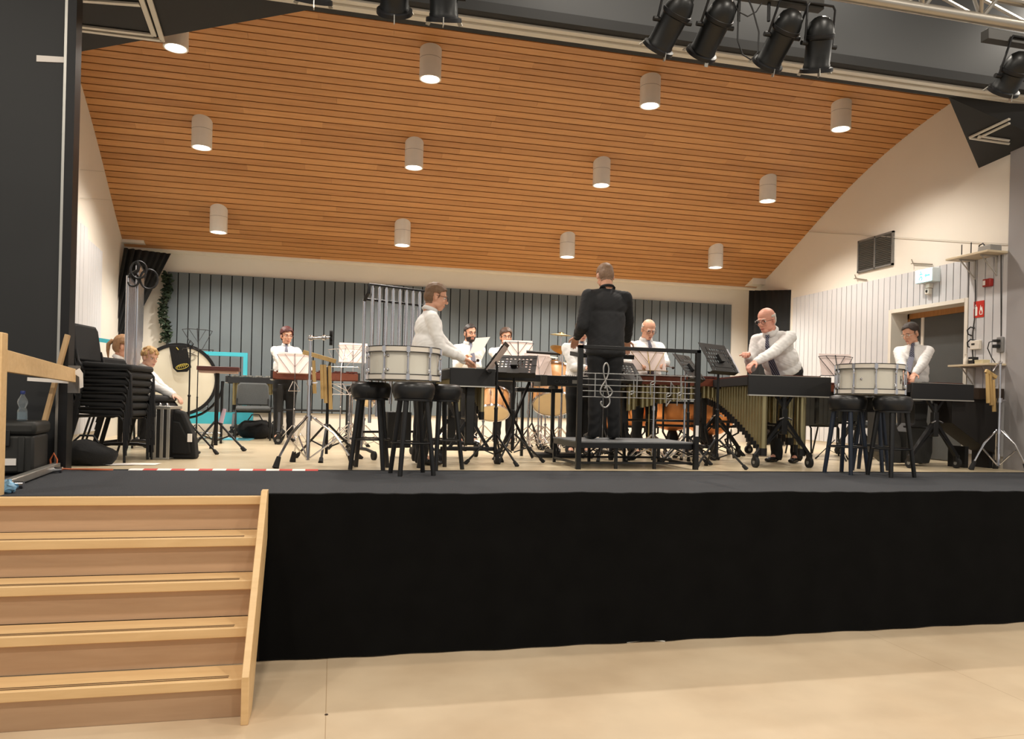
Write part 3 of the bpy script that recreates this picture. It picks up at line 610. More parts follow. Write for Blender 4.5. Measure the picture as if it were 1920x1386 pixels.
def ik(S, T, l1, l2, pole):
    S, T = Vector(S), Vector(T); d = T-S; L = min(d.length, (l1+l2)*.995); u = d.normalized(); T = S+u*L
    a = (l1*l1-l2*l2+L*L)/(2*L); h = math.sqrt(max(0, l1*l1-a*a)); p = Vector(pole); p = (p-u*p.dot(u)).normalized()
    return S+u*a+p*h, T
def stripes(name, c1, c2, sc=60):
    if name in MATS: return MATS[name]
    m = mat(name, c1, .6, 0, 0); nt = m.node_tree; p = nt.nodes['Principled BSDF']
    tc = nt.nodes.new('ShaderNodeTexCoord'); w = nt.nodes.new('ShaderNodeTexWave'); w.bands_direction = 'DIAGONAL'; w.inputs['Scale'].default_value = sc/6.283
    cr = nt.nodes.new('ShaderNodeValToRGB'); cr.color_ramp.interpolation = 'CONSTANT'; cr.color_ramp.elements[0].color = srgb(*c1); cr.color_ramp.elements[1].position = .6; cr.color_ramp.elements[1].color = srgb(*c2)
    nt.links.new(tc.outputs['Object'], w.inputs[0]); nt.links.new(w.outputs['Fac'], cr.inputs[0]); nt.links.new(cr.outputs[0], p.inputs['Base Color']); return m
SHIRT = mat('shirt_white', (232, 230, 228), .8, 0, .015, 12)
TROU = mat('trousers_black', (17, 18, 21), .85, 0, .12, 20)
SHOE = mat('shoe_black', (14, 14, 15), .3, 0, .1)
TIE = stripes('tie_striped', (34, 38, 66), (140, 142, 156), 150)
BELT = mat('belt_dark', (24, 22, 26), .5)
EYEW = mat('eye_white', (225, 220, 212), .3); IRIS = mat('iris', (44, 34, 28), .3)
LIP = {}
def person(label, loc, rz, H=1.75, lean=0, turn=0, nod=0, skin=(214, 160, 132), hair=(70, 48, 32), hairstyle='short', hands=None, legs=None,
           seated=False, female=False, glasses=None, beard=None, tie=True, jacket=False, fat=1.0, side=0, twist=0, curl=.8, poles=None, palm=None, bald=None, sleeves=1):
    s = H/1.75; Rt = Matrix.Rotation(lean, 3, 'X') @ Matrix.Rotation(side, 3, 'Y') @ Matrix.Rotation(twist, 3, 'Z')
    zp = (.50 if seated else .93*s)
    hip = Vector((0, 0, zp)); T = lambda x, y, z: hip+Rt@(Vector((x, y, z))*s)
    shw = .158 if female else .184
    chest, waist, neck = T(0, .0, .33), T(0, -.0, .12), T(0, .005, .53)
    SL, SR = T(shw, .01, .437), T(-shw, .01, .437)       # +x = person's left
    Rh = (Matrix.Rotation(turn, 3, 'Z') @ Matrix.Rotation(nod, 3, 'X')) * 1.07
    nb = T(0, -.014, .553); hc = nb+Rh@Vector((0, -.012, .103))*s    # head centre (between the eyes level)
    hd = hands or ((.26, -.02, .80), (-.26, -.02, .80))
    W = []; E = []
    for i, (S_, t) in enumerate(((SL, hd[0]), (SR, hd[1]))):
        pole = (poles[i] if poles else ((.28 if i == 0 else -.28), .8, -1.0)); e, w = ik(S_, t, .29*s, .255*s, pole); E.append(e); W.append(w)
    lg = legs or (((.09*s, 0, .49*s), (.10*s, .02, .085)), ((-.09*s, 0, .49*s), (-.10*s, .02, .085)))
    HL, HR = hip+Vector((.085*s, 0, -.03)), hip+Vector((-.085*s, 0, -.03))
    # ---- body
    b = MB(); h = lambda x, y, z: hc+Rh@(Vector((x, y, z))*s)
    b.ball(h(0, .012, .038), (.074*s, .094*s, .078*s), 20, R=Rh); b.ball(h(0, .03, .0), (.070*s, .078*s, .075*s), 18, R=Rh)
    b.ball(h(0, -.022, -.035), (.058*s, .066*s, .072*s), 18, R=Rh); b.ball(h(0, -.05, -.088), (.034*s, .032*s, .026*s), 14, R=Rh)
    b.ball(h(0, -.072, .022), (.05*s, .018*s, .014*s), 12, R=Rh)                                       # brow
    for g in (-1, 1):
        b.ball(h(g*.034, -.062, -.028), (.022*s, .018*s, .020*s), 10, R=Rh)                           # cheek
        b.ball(h(g*.075, .012, -.012), (.010*s, .017*s, .031*s), 12, R=Rh)                            # ear
        b.ball(h(g*.035, -.012, -.068), (.024*s, .045*s, .024*s), 12, R=Rh)                              # jaw
    b.cyl(h(0, -.082, .012), h(0, -.108, -.030), .009*s, .013*s, 10); b.ball(h(0, -.103, -.032), (.0155*s, .013*s, .011*s), 10, R=Rh)  # nose
    b.ball(h(0, -.084, -.062), (.023*s, .011*s, .008*s), 10, R=Rh); b.ball(h(0, -.081, -.074), (.020*s, .010*s, .007*s), 10, R=Rh)     # lips
    nr = (.047 if female else .056)*s*(.5+.5*fat); cap(b, T(0, .01, .50), h(0, .025, -.055), nr*1.08, nr*.97)
    cap(b, T(0, .01, .47), SL, .045*s, .042*s); cap(b, T(0, .01, .47), SR, .045*s, .042*s)
    b.ball(chest, (.145*s, .10*s*fat, .16*s), 18, R=Rt); b.ball(waist, (.125*s*fat, .10*s*fat, .16*s), 18, R=Rt); b.ball(T(0, 0, 0), (.15*s, .10*s, .11*s), 18, R=Rt)
    for i, (S_, e, w) in enumerate(((SL, E[0], W[0]), (SR, E[1], W[1]))):
        cap(b, S_, e, .042*s, .036*s); cap(b, e, w, .038*s, .026*s)
        f = (w-e).normalized(); pn = Vector((palm[i] if palm else (0, 0, -1))); pn = (pn-f*pn.dot(f)).normalized(); sd = f.cross(pn)*(1 if i == 0 else -1)
        # sd points to the thumb side ; palm faces pn
        Rm = Matrix((sd, f, -pn)).transposed(); pc = w+f*.045*s
        b.ball(pc, (.040*s, .054*s, .017*s), 12, R=Rm); b.cyl(w-f*.01, w+f*.03*s, .024*s, .028*s, 10)
        for k in range(4):
            o = w+f*.080*s+sd*(.030-.020*k)*s; ln = (.040, .045, .041, .032)[k]*s*1.0; p = o; a = curl*(.35+.05*k)
            for j, q in enumerate((1, .72, .55)):
                dd = f*math.cos(a)+pn*math.sin(a); n_ = p+dd*ln*q; cap(b, p, n_, (.0095-.0008*j)*s, (.0088-.0008*j)*s, 8); p = n_; a += curl*.55
        p = w+f*.030*s+sd*.030*s; p1 = p+(sd*.75+f*.6+pn*.25).normalized()*.038*s; p2 = p1+(f*.9+pn*.5*curl+sd*.2).normalized()*.032*s
        cap(b, p, p1, .013*s, .0105*s, 8); cap(b, p1, p2, .0105*s, .0085*s, 8)
    for Hp, (kn, an) in ((HL, lg[0]), (HR, lg[1])):
        cap(b, Hp, kn, .078*s, .052*s); cap(b, kn, an, .052*s, .034*s)
    feet = []
    for (kn, an) in lg:
        an = Vector(an); out = .12 if an.x > 0 else -.12; fd = Vector((math.sin(out)*1, -math.cos(out), 0)); feet.append((an, fd))
        b.cyl(an, an+fd*.13+Vector((0, 0, -.045)), .035, .028, 10)
    me = remesh(b, .0056, 3, .5)
    sk = mat('skin_%d_%d_%d' % skin, skin, .5, 0, .03, 30); lp = mat('lip_%d' % skin[0], (int(skin[0]*.82), int(skin[1]*.66), int(skin[2]*.68)), .45, 0, .02)
    hm = mat('hair_%d_%d_%d' % hair, hair, .6, 0, .2, 60)
    o = link_mesh('person', me, [sk, lp]); o.location = loc; o.rotation_euler.z = rz; tag(o, label, 'person')
    n = len(me.vertices); co = np.empty(n*3); me.vertices.foreach_get('co', co); co = co.reshape(-1, 3)
    RhN = np.array(Rh)/1.07**2; loc_ = ((co-np.array(hc))@RhN)/s          # head-local coordinates
    no = np.empty(n*3); me.vertices.foreach_get('normal', no); no = no.reshape(-1, 3)
    fidx = [tuple(p.vertices) for p in me.polygons]
    mi = np.zeros(len(me.polygons), dtype=np.int32)
    for k, f in enumerate(fidx):
        x, y, z = loc_[f[0]]
        if abs(x) < .019 and y < -.078 and -.077 < z < -.058: mi[k] = 1
    me.polygons.foreach_set('material_index', mi)
    def shell(name, sel, off, m, thick=.0, noise=.0, par=o):
        ok = [k for k in range(n) if sel(*loc_[k])]; oks = set(ok); mp = {k: i for i, k in enumerate(ok)}
        fs = [f for f in fidx if all(v in oks for v in f)]
        if not fs: return None
        par_ = {}
        def fd_(a):
            while par_.setdefault(a, a) != a: par_[a] = par_[par_[a]]; a = par_[a]
            return a
        for f in fs:
            for v in f[1:]: par_[fd_(v)] = fd_(f[0])
        cnt = {}
        for v in list(par_): cnt[fd_(v)] = cnt.get(fd_(v), 0)+1
        big = max(cnt, key=cnt.get); fs = [f for f in fs if fd_(f[0]) == big]; ok = [k for k in ok if k in par_ and fd_(k) == big]; mp = {k: i for i, k in enumerate(ok)}
        rr = random.Random(len(ok)); vs = []
        for k in ok:
            l = loc_[k]; d = off(*l) if callable(off) else off
            nn = noise*(math.sin(l[0]*210+l[2]*90)*.5+math.sin(l[1]*170+l[0]*60)*.5) if noise else 0
            vs.append(tuple(co[k]+no[k]*(d+nn)))
        m2 = bpy.data.meshes.new(name); m2.from_pydata(vs, [], [tuple(mp[v] for v in f) for f in fs]); ob = link_mesh(name, m2, m, par)
        sm = ob.modifiers.new('s', 'SMOOTH'); sm.iterations = 2
        so_ = ob.modifiers.new('t', 'SOLIDIFY'); so_.thickness = thick or .006; so_.offset = -1
        return ob
    # ---- hair
    def inhair(x, y, z):
        if z < -.125 or abs(x) > .12 or y > .15 or y < -.1: return False
        ear = abs(x) > .064 and -.045 < z < .022 and -.008 < y < .034
        if ear: return False
        front = .055 if hairstyle != 'bald' else .2
        if hairstyle == 'bald': return -.06 < z < .05 and (y > .045 or (abs(x) > .045 and z > .018 and y > -.015) or (y > .03))
        line = (.070 if hairstyle != 'full' else .060)+.006*math.sin(x*60)-max(0, (abs(x)-.038))*1.1            # hair line height at the forehead
        if y < -.02: return z > line
        if y < .02: return z > .0+(-.02-y)*1.2
        return z > (-.075 if y > .03 else -.02)
    if hairstyle == 'bald': shell('hair', inhair, .0065, hm, .007, .0018)
    elif hairstyle == 'crop': shell('hair', inhair, .005, hm, .007, .001)
    elif hairstyle == 'long':
        shell('hair', inhair, lambda x, y, z: .012+.006*max(0, z*10), hm, .012, .003)
        t = MB(); t.tube([h(0, .09, .03), h(0, .125, .035), h(0, .15, -.01), h(0, .14, -.08), h(0, .12, -.15)], [.02*s, .024*s, .024*s, .018*s, .007*s], 10); t.build('ponytail', hm, o)
    elif hairstyle == 'curly':
        t = MB(); rr = random.Random(5)
        for k in range(150):
            a, e_ = rr.uniform(0, 2*PI), rr.uniform(-.35, 1.5); x, y, z = .083*math.cos(a)*math.cos(e_), .015+.10*math.sin(a)*math.cos(e_), .035+.088*math.sin(e_)
            if y < -.03 and z < .06: continue
            if z < -.0 and y < .03: continue
            t.ball(h(x, y, z), rr.uniform(.013, .021)*s, 8)
        link_mesh('hair', remesh(t, .008*s, 2, .4), hm, o)
    else: shell('hair', inhair, lambda x, y, z: (.007 if hairstyle == 'short' else .013)+(.010 if hairstyle == 'short' else .014)*max(0, min(1, (z-.02)*12)), hm, .012, .0022)
    if beard:
        bm_ = mat('beard_%d' % beard[0], beard, .7, 0, .2, 60)
        shell('beard', lambda x, y, z: (-.135 < z < -.045 and y < .0 and not (abs(x) < .02 and y < -.07 and -.08 < z < -.057) and abs(x) < .08 and not (z > -.05 and y > -.05)) or (abs(x) > .055 and -.05 < z < -.0 and -.03 < y < -.005), .006, bm_, .008, .001)
    # ---- eyes, brows
    for g in (-1, 1):
        e = MB().ball(h(g*.031, -.0685, .001), (.0125*s, .0115*s, .0085*s), 12, R=Rh).build('eye', EYEW, o); MB().ball(h(g*.031, -.0775, .0005), (.0062*s, .004*s, .0062*s), 8, R=Rh).build('iris', IRIS, e)
    mb = MB()
    for g in (-1, 1): mb.tube([h(g*.014, -.091, .022), h(g*.03, -.091, .027), h(g*.048, -.080, .021)], [.003*s, .004*s, .0025*s], 6)
    mb.build('eyebrows', bald or hm if not bald else mat('brow_%d' % bald[0], bald, .7), o)
    if glasses:
        gm = mat('glasses_%d' % glasses[0], glasses, .35, .3); mb = MB()
        for g in (-1, 1):
            mb.tube([h(g*.033+.022*math.cos(a), -.100, -.002+.017*math.sin(a)) for a in (2*PI*k/14 for k in range(14))], .0022*s, 6, closed=True)
            mb.tube([h(g*.055, -.100, .004), h(g*.078, -.06, .006), h(g*.084, .015, .004)], .002*s, 6)
        mb.tube([h(-.012, -.102, .002), h(0, -.106, .005), h(.012, -.102, .002)], .0022*s, 6); mb.build('glasses', gm, o)
    # ---- shirt / jacket
    TM = Matrix.Identity(3)
    c = MB(); fb = 1.0 if not jacket else 1.08; fa = fat
    c.ball(T(0, .0, .36), (.192*s*fb, .125*s*fa*fb, .15*s), 22, R=Rt); c.ball(T(0, -.008, .20), (.182*s*fb*(.6+.4*fa), .134*s*fa*fb, .18*s), 22, R=Rt)
    c.ball(T(0, -.01, .09), (.180*s*fb*(.5+.5*fa), .134*s*fa*fb, .12*s), 22, R=Rt)
    if female: 
        for g in (-1, 1): c.ball(T(g*.07, -.095, .30), (.065*s, .05*s, .06*s), 14, R=Rt)
    cap(c, T(0, .008, .48), T(0, .0, .515), nr*1.25, nr*1.12); cap(c, T(0, .008, .468), SL, .066*s, .058*s*fb); cap(c, T(0, .008, .468), SR, .066*s, .058*s*fb)
    for S_, e, w in ((SL, E[0], W[0]), (SR, E[1], W[1])):
        cap(c, S_, e, .068*s*fb, .060*s*fb); we = e.lerp(w, .95 if sleeves == 1 else sleeves); cap(c, e, we, .060*s*fb, .040*s*fb)
        m_ = e.lerp(w, .6); c.ball(m_, .054*s*fb, 12)
    if jacket:
        
        for q_ in range(17): c.ball(T(0, .006, .26-.0225*q_), ((.192-.018*math.sin(q_/16*PI)+.010*q_/16)*s, (.132+.020*min(1, q_/9))*s, .06*s), 20, R=Rt)
    me2 = remesh(c, .010, 14 if jacket else 4, .5)
    m2n = len(me2.vertices); cc = np.empty(m2n*3); me2.vertices.foreach_get('co', cc); cc = cc.reshape(-1, 3); nn = np.empty(m2n*3); me2.vertices.foreach_get('normal', nn); nn = nn.reshape(-1, 3)
    ph = (loc[0]*7+loc[1]*3)
    wr = np.sin(cc[:, 2]*55+cc[:, 0]*38+np.sin(cc[:, 1]*30+ph)*2+ph)*.5+np.sin(cc[:, 0]*70-cc[:, 2]*33+np.sin(cc[:, 2]*21+ph)*2.5)*.5+.6*np.sin(cc[:, 1]*95+cc[:, 2]*60+ph*2)
    wr = wr*.75+.5*np.sin(cc[:, 2]*140+cc[:, 0]*90+np.sin(cc[:, 2]*35+cc[:, 0]*20)*3)
    cc = cc+nn*(wr*(.0018 if jacket else .0027))[:, None]
    if not jacket:
        rel = (cc-np.array(hip))@np.array(Rt); lo = (rel[:, 2] < .05*s) & (np.abs(rel[:, 0]) < .19*s) & (rel[:, 2] > -.09*s) & (np.abs(rel[:, 1]) < .17*s)
        rel[lo, 0] *= .90; rel[lo, 1] *= .88; cc = rel@np.array(Rt).T+np.array(hip)
    me2.vertices.foreach_set('co', cc.ravel())
    JK = mat('jacket_black', (27, 28, 31), .8, 0, .1, 30)
    sh = link_mesh('jacket' if jacket else 'shirt', me2, JK if jacket else SHIRT, o)
    # collar
    ncl = T(0, .006, .537); axn = Rt@Vector((0, -.18, 1)); u = Rt@Vector((1, 0, 0)); v = Rt@Vector((0, -1, -.22)); v.normalize()
    mb = MB(); N = 22; gap_ = .25
    for k in range(N+1):
        a = gap_+(2*PI-2*gap_)*k/N; dr_ = u*math.sin(a)+v*math.cos(a)
        jj = .35 if jacket else 1
        for rr_, zz_ in ((nr*1.26, -.022), (nr*1.14, .016*jj), (nr*1.19, .018*jj), (nr*1.42, -.024 if (k < 6 or k > N-6) else -.014)): mb.v.append(tuple(ncl+dr_*rr_+axn.normalized()*zz_*s))
        if k:
            q = 4*k
            for j in range(3): mb.f.append((q-4+j, q-3+j, q+1+j, q+j)); mb.m.append(0)
    col_ = mb.build('collar', JK if jacket else SHIRT, sh); sd_ = col_.modifiers.new('t', 'SOLIDIFY'); sd_.thickness = .003
    # cuffs
    if not jacket or True:
        for e, w in ((E[0], W[0]), (E[1], W[1])):
            a = e.lerp(w, .90 if sleeves == 1 else sleeves-.04); bb = e.lerp(w, 1.0 if sleeves == 1 else sleeves+.04); r_ = .030/.037 if jacket else 1; MB().lathe([(.034*s*r_, 0), (.040*s*r_, .002), (.037*s*r_, (bb-a).length+(.012 if jacket else 0)), (.031*s*r_, (bb-a).length+(.012 if jacket else 0))], a, 16, ax=(bb-a)).build('cuff', SHIRT, sh)
    def front(xx, zz):   # first hit on the shirt front along torso +Y
        rel = (cc-np.array(hip))@np.array(Rt); k = np.where((abs(rel[:, 0]-xx*s) < .016) & (abs(rel[:, 2]-zz*s) < .016) & (rel[:, 1] < .02))[0]
        return float(rel[k, 1].min())/s if len(k) else -.12
    if tie and not jacket:
        pts = [(.535, .018), (.505, .020), (.49, .016), (.44, .022), (.36, .030), (.26, .036), (.16, .040), (.06, .042), (.02, .020), (.0, .003)]; mb = MB()
        ys_ = [min(front(0, z), -.05)-.008 for z, w in pts]; ys_[0] = max(ys_[0], ys_[2]+.02)
        for k in range(1, len(ys_)-1): ys_[k] = min(ys_[k], (ys_[k-1]+ys_[k+1])/2+.004)
        for k, (z, w) in enumerate(pts):
            y = ys_[k]
            for xx, dy in ((-w, .003), (0, -.004), (w, .003), (w, .010), (-w, .010)): mb.v.append(tuple(T(xx, y+dy, z)))
            if k:
                q = 5*k
                for j in range(5): mb.f.append((q-5+j, q-5+(j+1) % 5, q+(j+1) % 5, q+j)); mb.m.append(0)
        mb.build('tie', TIE, o)
    # ---- trousers
    c = MB(); c.ball(T(0, -.004, .02), (.178*s*(.55+.45*fat), .130*s*(.5+.5*fat), .12*s), 20, R=Rt); c.ball(hip+Vector((0, .012, -.05)), (.165*s, .125*s, .11*s), 18)
    for Hp, (kn, an) in ((HL, lg[0]), (HR, lg[1])):
        kn, an = Vector(kn), Vector(an); cap(c, Hp, kn, .100*s, .072*s); c.ball(Hp.lerp(kn, .35), .100*s, 14); e_ = an+Vector((0, 0, -.03)); cap(c, kn, e_, .070*s, .060*s)
    me3 = remesh(c, .011, 3, .5); n3 = len(me3.vertices); c3 = np.empty(n3*3); me3.vertices.foreach_get('co', c3); c3 = c3.reshape(-1, 3); q3 = np.empty(n3*3); me3.vertices.foreach_get('normal', q3); q3 = q3.reshape(-1, 3)
    c3 = c3+q3*(.0022*np.sin(c3[:, 2]*48+c3[:, 0]*55+np.sin(c3[:, 1]*35+c3[:, 2]*12+ph)*2.4)*(.6+5*np.clip(.35-c3[:, 2], 0, .3)))[:, None]
    rel = (c3-np.array(hip))@np.array(Rt); rel[:, 2] = np.where(rel[:, 2] > .055*s, .055*s, rel[:, 2]); c3 = rel@np.array(Rt).T+np.array(hip)
    c3[:, 2] = np.maximum(c3[:, 2], .022); me3.vertices.foreach_set('co', c3.ravel())
    tr_ = link_mesh('trousers', me3, TROU, o)
    if not jacket: 
        mb = MB(); N = 30
        for k in range(N):
            a = 2*PI*k/N
            for q, z in ((.93, .022), (1.02, .022), (1.02, .056), (.93, .056)): mb.v.append(tuple(T(.174*(.55+.45*fat)*q*math.cos(a), -.004+.124*(.5+.5*fat)*q*math.sin(a), z)))
            for j in range(4): mb.f.append((4*k+j, 4*k+(j+1) % 4, 4*((k+1) % N)+(j+1) % 4, 4*((k+1) % N)+j)); mb.m.append(0)
        mb.build('belt', BELT, tr_)
    # ---- shoes
    for an, fd in feet:
        c = MB(); z0 = an.z-.085; a2 = Vector((an.x, an.y, z0+.05)); R = Matrix.Rotation(math.atan2(fd.x, -fd.y), 3, 'Z')
        c.ball(a2+fd*.015+Vector((0, 0, .012)), (.045, .062, .062), 14, R=R); c.ball(a2+fd*.09+Vector((0, 0, -.016)), (.045, .085, .036), 14, R=R); c.ball(a2+fd*.16+Vector((0, 0, -.022)), (.040, .06, .027), 14, R=R)
        mm = remesh(c, .009, 2); nv = len(mm.vertices); q = np.empty(nv*3); mm.vertices.foreach_get('co', q); q = q.reshape(-1, 3); q[:, 2] = np.maximum(q[:, 2], z0); mm.vertices.foreach_set('co', q.ravel())
        link_mesh('shoe', mm, SHOE, o)
    o['_w'] = [list(W[0]), list(W[1])]; del o['_w']
    return o
def Lc(loc, rz, p): return tuple(Matrix.Rotation(-rz, 3, 'Z')@(Vector(p)-Vector(loc)))
def P(label, x, y, rz, hl=None, hr=None, z=ST, **k):
    loc = (x, y, z); h = [Lc(loc, rz, hl), Lc(loc, rz, hr)] if hl is not None else None
    return person(label, loc, rz, hands=h, **k)
GL = (34, 30, 30)
P('man in white shirt and glasses seen in profile behind the large white drum, playing', .86, 2.42, 1.62, ony(878, 683, 2.58), ony(868, 672, 2.35), H=1.83, lean=.10, nod=.20, hair=(112, 84, 60), hairstyle='short', glasses=GL, tie=False, fat=1.05)
P('bearded man in white shirt, tie and glasses holding a sheet of music', 1.93, 5.98, .12, ony(880, 680, 5.72), ony(872, 672, 5.62), H=1.80, hair=(36, 28, 26), glasses=(60, 34, 34), beard=(40, 28, 26), fat=1.15, nod=.05, turn=.15)
P('young man in white shirt and glasses looking over the music stands at the back', 2.55, 6.3, -.05, (2.35, 5.85, 2.1), (2.75, 5.85, 2.1), H=1.80, hair=(70, 50, 38), glasses=GL, hairstyle='full', nod=.05)
P('woman with short dark red hair, white shirt and striped tie behind the xylophone', -.68, 6.28, .12, ony(585, 697, 5.98), ony(548, 697, 5.98), H=1.66, female=True, hair=(74, 26, 24), glasses=(150, 120, 110), hairstyle='full', nod=.08, turn=.25)
P('conductor in black suit seen from behind, standing on the railed podium', 2.75, 2.42, PI-.02, ony(1082, 632, 2.66), ony(1176, 640, 2.80), z=ST+.272, H=1.895, jacket=True, hair=(138, 110, 88), hairstyle='crop', nod=.38, tie=False, fat=1.02, poles=((.25, 1, -.5), (-.25, 1, -.5)))
P('player in white shirt mostly hidden behind the conductor', 2.98, 3.95, .0, ony(1090, 655, 3.62), ony(1100, 690, 3.6), H=1.70, hair=(70, 54, 40), nod=.3)
P('elderly man with white hair fringe and glasses looking down, right of the conductor', 3.85, 3.93, -.02, ony(1240, 682, 3.52), ony(1199, 682, 3.52), H=1.77, hairstyle='bald', hair=(214, 206, 198), glasses=(90, 66, 60), nod=.42, fat=1.2, poles=((.8, .3, -.8), (-.8, .3, -.8)), curl=1.2)
P('tall balding man in white shirt and striped tie leaning over the marimba', 5.22, 2.96, -1.05, ony(1410, 684, 2.50), ony(1402, 668, 2.78), H=1.97, hairstyle='bald', hair=(214, 206, 196), glasses=(70, 52, 46), lean=.64, nod=.30, poles=((.15, .05, -1), (-.15, .05, -1)), turn=-.1, fat=1.2, side=-.04, skin=(220, 158, 136), curl=1.3, legs=(((.10, .08, .50), (.10, .12, .085)), ((-.10, -.0, .50), (-.10, .02, .085))))
P('dark-haired person with clear glasses, white shirt and striped tie by the grey door', 7.06, 3.04, -.85, ony(1712, 706, 2.66), ony(1700, 712, 2.6), H=1.79, female=True, hair=(52, 40, 34), glasses=(214, 196, 176), nod=.38, fat=1.0, turn=-.55, poles=((.3, .6, -1), (-.3, .6, -1)))
st_l = (((.10, -.38, .47), (.10, -.40, .085)), ((-.10, -.38, .47), (-.10, -.36, .085)))
P('blond curly-haired boy in white shirt sitting beside the bass drum', -1.97, 3.40, 1.42, ony(340, 752, 3.25), ony(334, 748, 3.1), H=1.38, seated=True, legs=st_l, hairstyle='curly', hair=(190, 152, 100), lean=.22, nod=.25, turn=-.5, tie=False, skin=(226, 176, 152))
P('seated girl with light brown ponytail and white shirt behind the stacked chairs', -2.50, 4.55, 1.75, (-2.05, 4.60, 1.75), (-2.0, 4.4, 1.75), H=1.80, seated=True, legs=st_l, hairstyle='long', hair=(150, 112, 76), lean=.12, nod=.2, female=True, tie=False)
# ================================================================ STOOLS AND PARADE DRUMS
LEA = mat('leather_black', (24, 24, 25), .35, 0, .1, 12); LEGB = mat('stool_leg', (17, 17, 18), .4, 0, .08)
def stool(label, x, y, rz=0, h=.79, leg=LEGB, group=None, z=ST):
    t = thing('bar_stool', label, 'stool', (x, y, z), rz, group)
    MB().lathe([(.0, h-.006), (.12, h-.005), (.155, h-.012), (.175, h-.032), (.182, h-.06), (.176, h-.11), (.166, h-.145), (.158, h-.15)], n=32).build('seat', LEA, t)
    MB().lathe([(.158, h-.168), (.158, h-.15), (.04, h-.15)], n=24).build('seat_ring', LEGB, t)
    for k in range(4):
        a = PI/4+k*PI/2; c, s = math.cos(a), math.sin(a)
        MB().cyl((c*.125, s*.125, h-.16), (c*.205, s*.205, 0), .024, .020, 12).build('leg', leg, t)
    MB().tube([(.175*math.cos(a), .175*math.sin(a), .27) for a in (2*PI*k/24 for k in range(24))], .008, 8, closed=True).build('foot_ring', CHR if False else BLK, t)
    return t
a = onz(775, 893); stool('black bar stool standing nearest on the carpet under the left drum', .66, 1.38, .2)
stool('black bar stool under the left side of the large left drum', .33, 1.92, -.2)
stool('black bar stool half hidden at the back right of the left drum', .98, 1.93, .45)
BL2 = mat('stool_leg_blue', (24, 34, 50), .4, 0, .08)
stool('black bar stool standing nearest on the carpet under the right drum', 5.32, 1.30, .1)
stool('black bar stool with bluish legs under the left side of the right drum', 5.03, 1.58, .35, leg=BL2)
stool('black bar stool hidden behind the other two under the right drum', 5.58, 1.92, .7, leg=BL2)
SHELL = mat('drum_shell_cream', (222, 218, 205), .3, 0, .02, 3, coat=.4); HEADW = mat('drum_head', (226, 220, 206), .6, 0, .02)
def parade_drum(label, x, y, z, r, h, rz=0, lugs=10, marks=False):
    t = thing('parade_drum', label, 'drum', (x, y, z), rz)
    MB().lathe([(r*.97, .03), (r*.97, h-.03)], n=48).build('shell', SHELL, t)
    MB().lathe([(0, h-.008), (r*.98, h-.01), (r*.98, h-.03)], n=48).build('drum_head', HEADW, t)
    for z0 in (.004, h-.052):
        MB().lathe([(r*.985, z0), (r+.012, z0), (r+.012, z0+.045), (r*.985, z0+.045)], n=48, closed=True).build('hoop', WHT, t)
        for zz in (z0-.004+.003, z0+.046): MB().lathe([(r*.99, zz), (r+.015, zz), (r+.015, zz+.006), (r*.99, zz+.006)], n=48, closed=True).build('hoop_edge', BLKP, t)
    for k in range(lugs):
        a = 2*PI*(k+.3)/lugs; c, s = math.cos(a), math.sin(a); q = lambda rr, zz: (c*rr, s*rr, zz)
        mb = MB().cyl(q(r+.022, -.0+.004), q(r+.022, h-.002), .0055, n=8); R = Matrix.Rotation(a, 3, 'Z')
        for zz in (.03, h-.03): mb.box(q(r+.018, zz), (.018, .030, .05), R=R)
        for zz in (h*.27, h*.73): mb.ball(q(r+.012, zz), (.016, .012, .030), 10, R=R)
        mb.box(q(r+.008, h*.5), (.012, .016, h*.32), R=R); mb.build('tension_rod', CHR, t)
    if marks:
        for a, zz in marks:
            c, s = math.cos(a), math.sin(a); MB().ball((c*r*.975, s*r*.975, zz), (.013, .013, .013), 10).build('air_vent', CHR, t)
    return t
pdL = parade_drum('large cream parade drum with chrome lugs resting on three bar stools at left', .60, 1.72, ST+.795, .315, .295, .15, 10, marks=[(-2.25, .21), (-2.25, .09)])
pdR = parade_drum('large cream parade drum with chrome lugs resting on bar stools at right', 5.28, 1.58, ST+.795, .308, .305, .25, 10, marks=[(-2.75, .15)])
# small script mark on the right drum
mb = MB()
def onshell(a, z, R=.305*.975): return Vector((math.cos(a)*R, math.sin(a)*R, z))
a0 = -1.35
mb.tube([onshell(a0-.0, .11+.08*k/8, .3025) for k in range(9)], .003, 6); mb.tube([onshell(a0+.03, .14+.02*k/4, .3025) for k in range(5)], .005, 6)
mb2 = MB(); mb2.tube([onshell(a0+.16+.05*math.sin(k*1.3), .09+.013*k, .3025) for k in range(9)], .002, 5)
mb.build('maker_mark', mat('mark_dark', (60, 56, 50), .6), pdR); mb2.build('script_mark', mat('mark_grey', (140, 134, 124), .6), pdR)
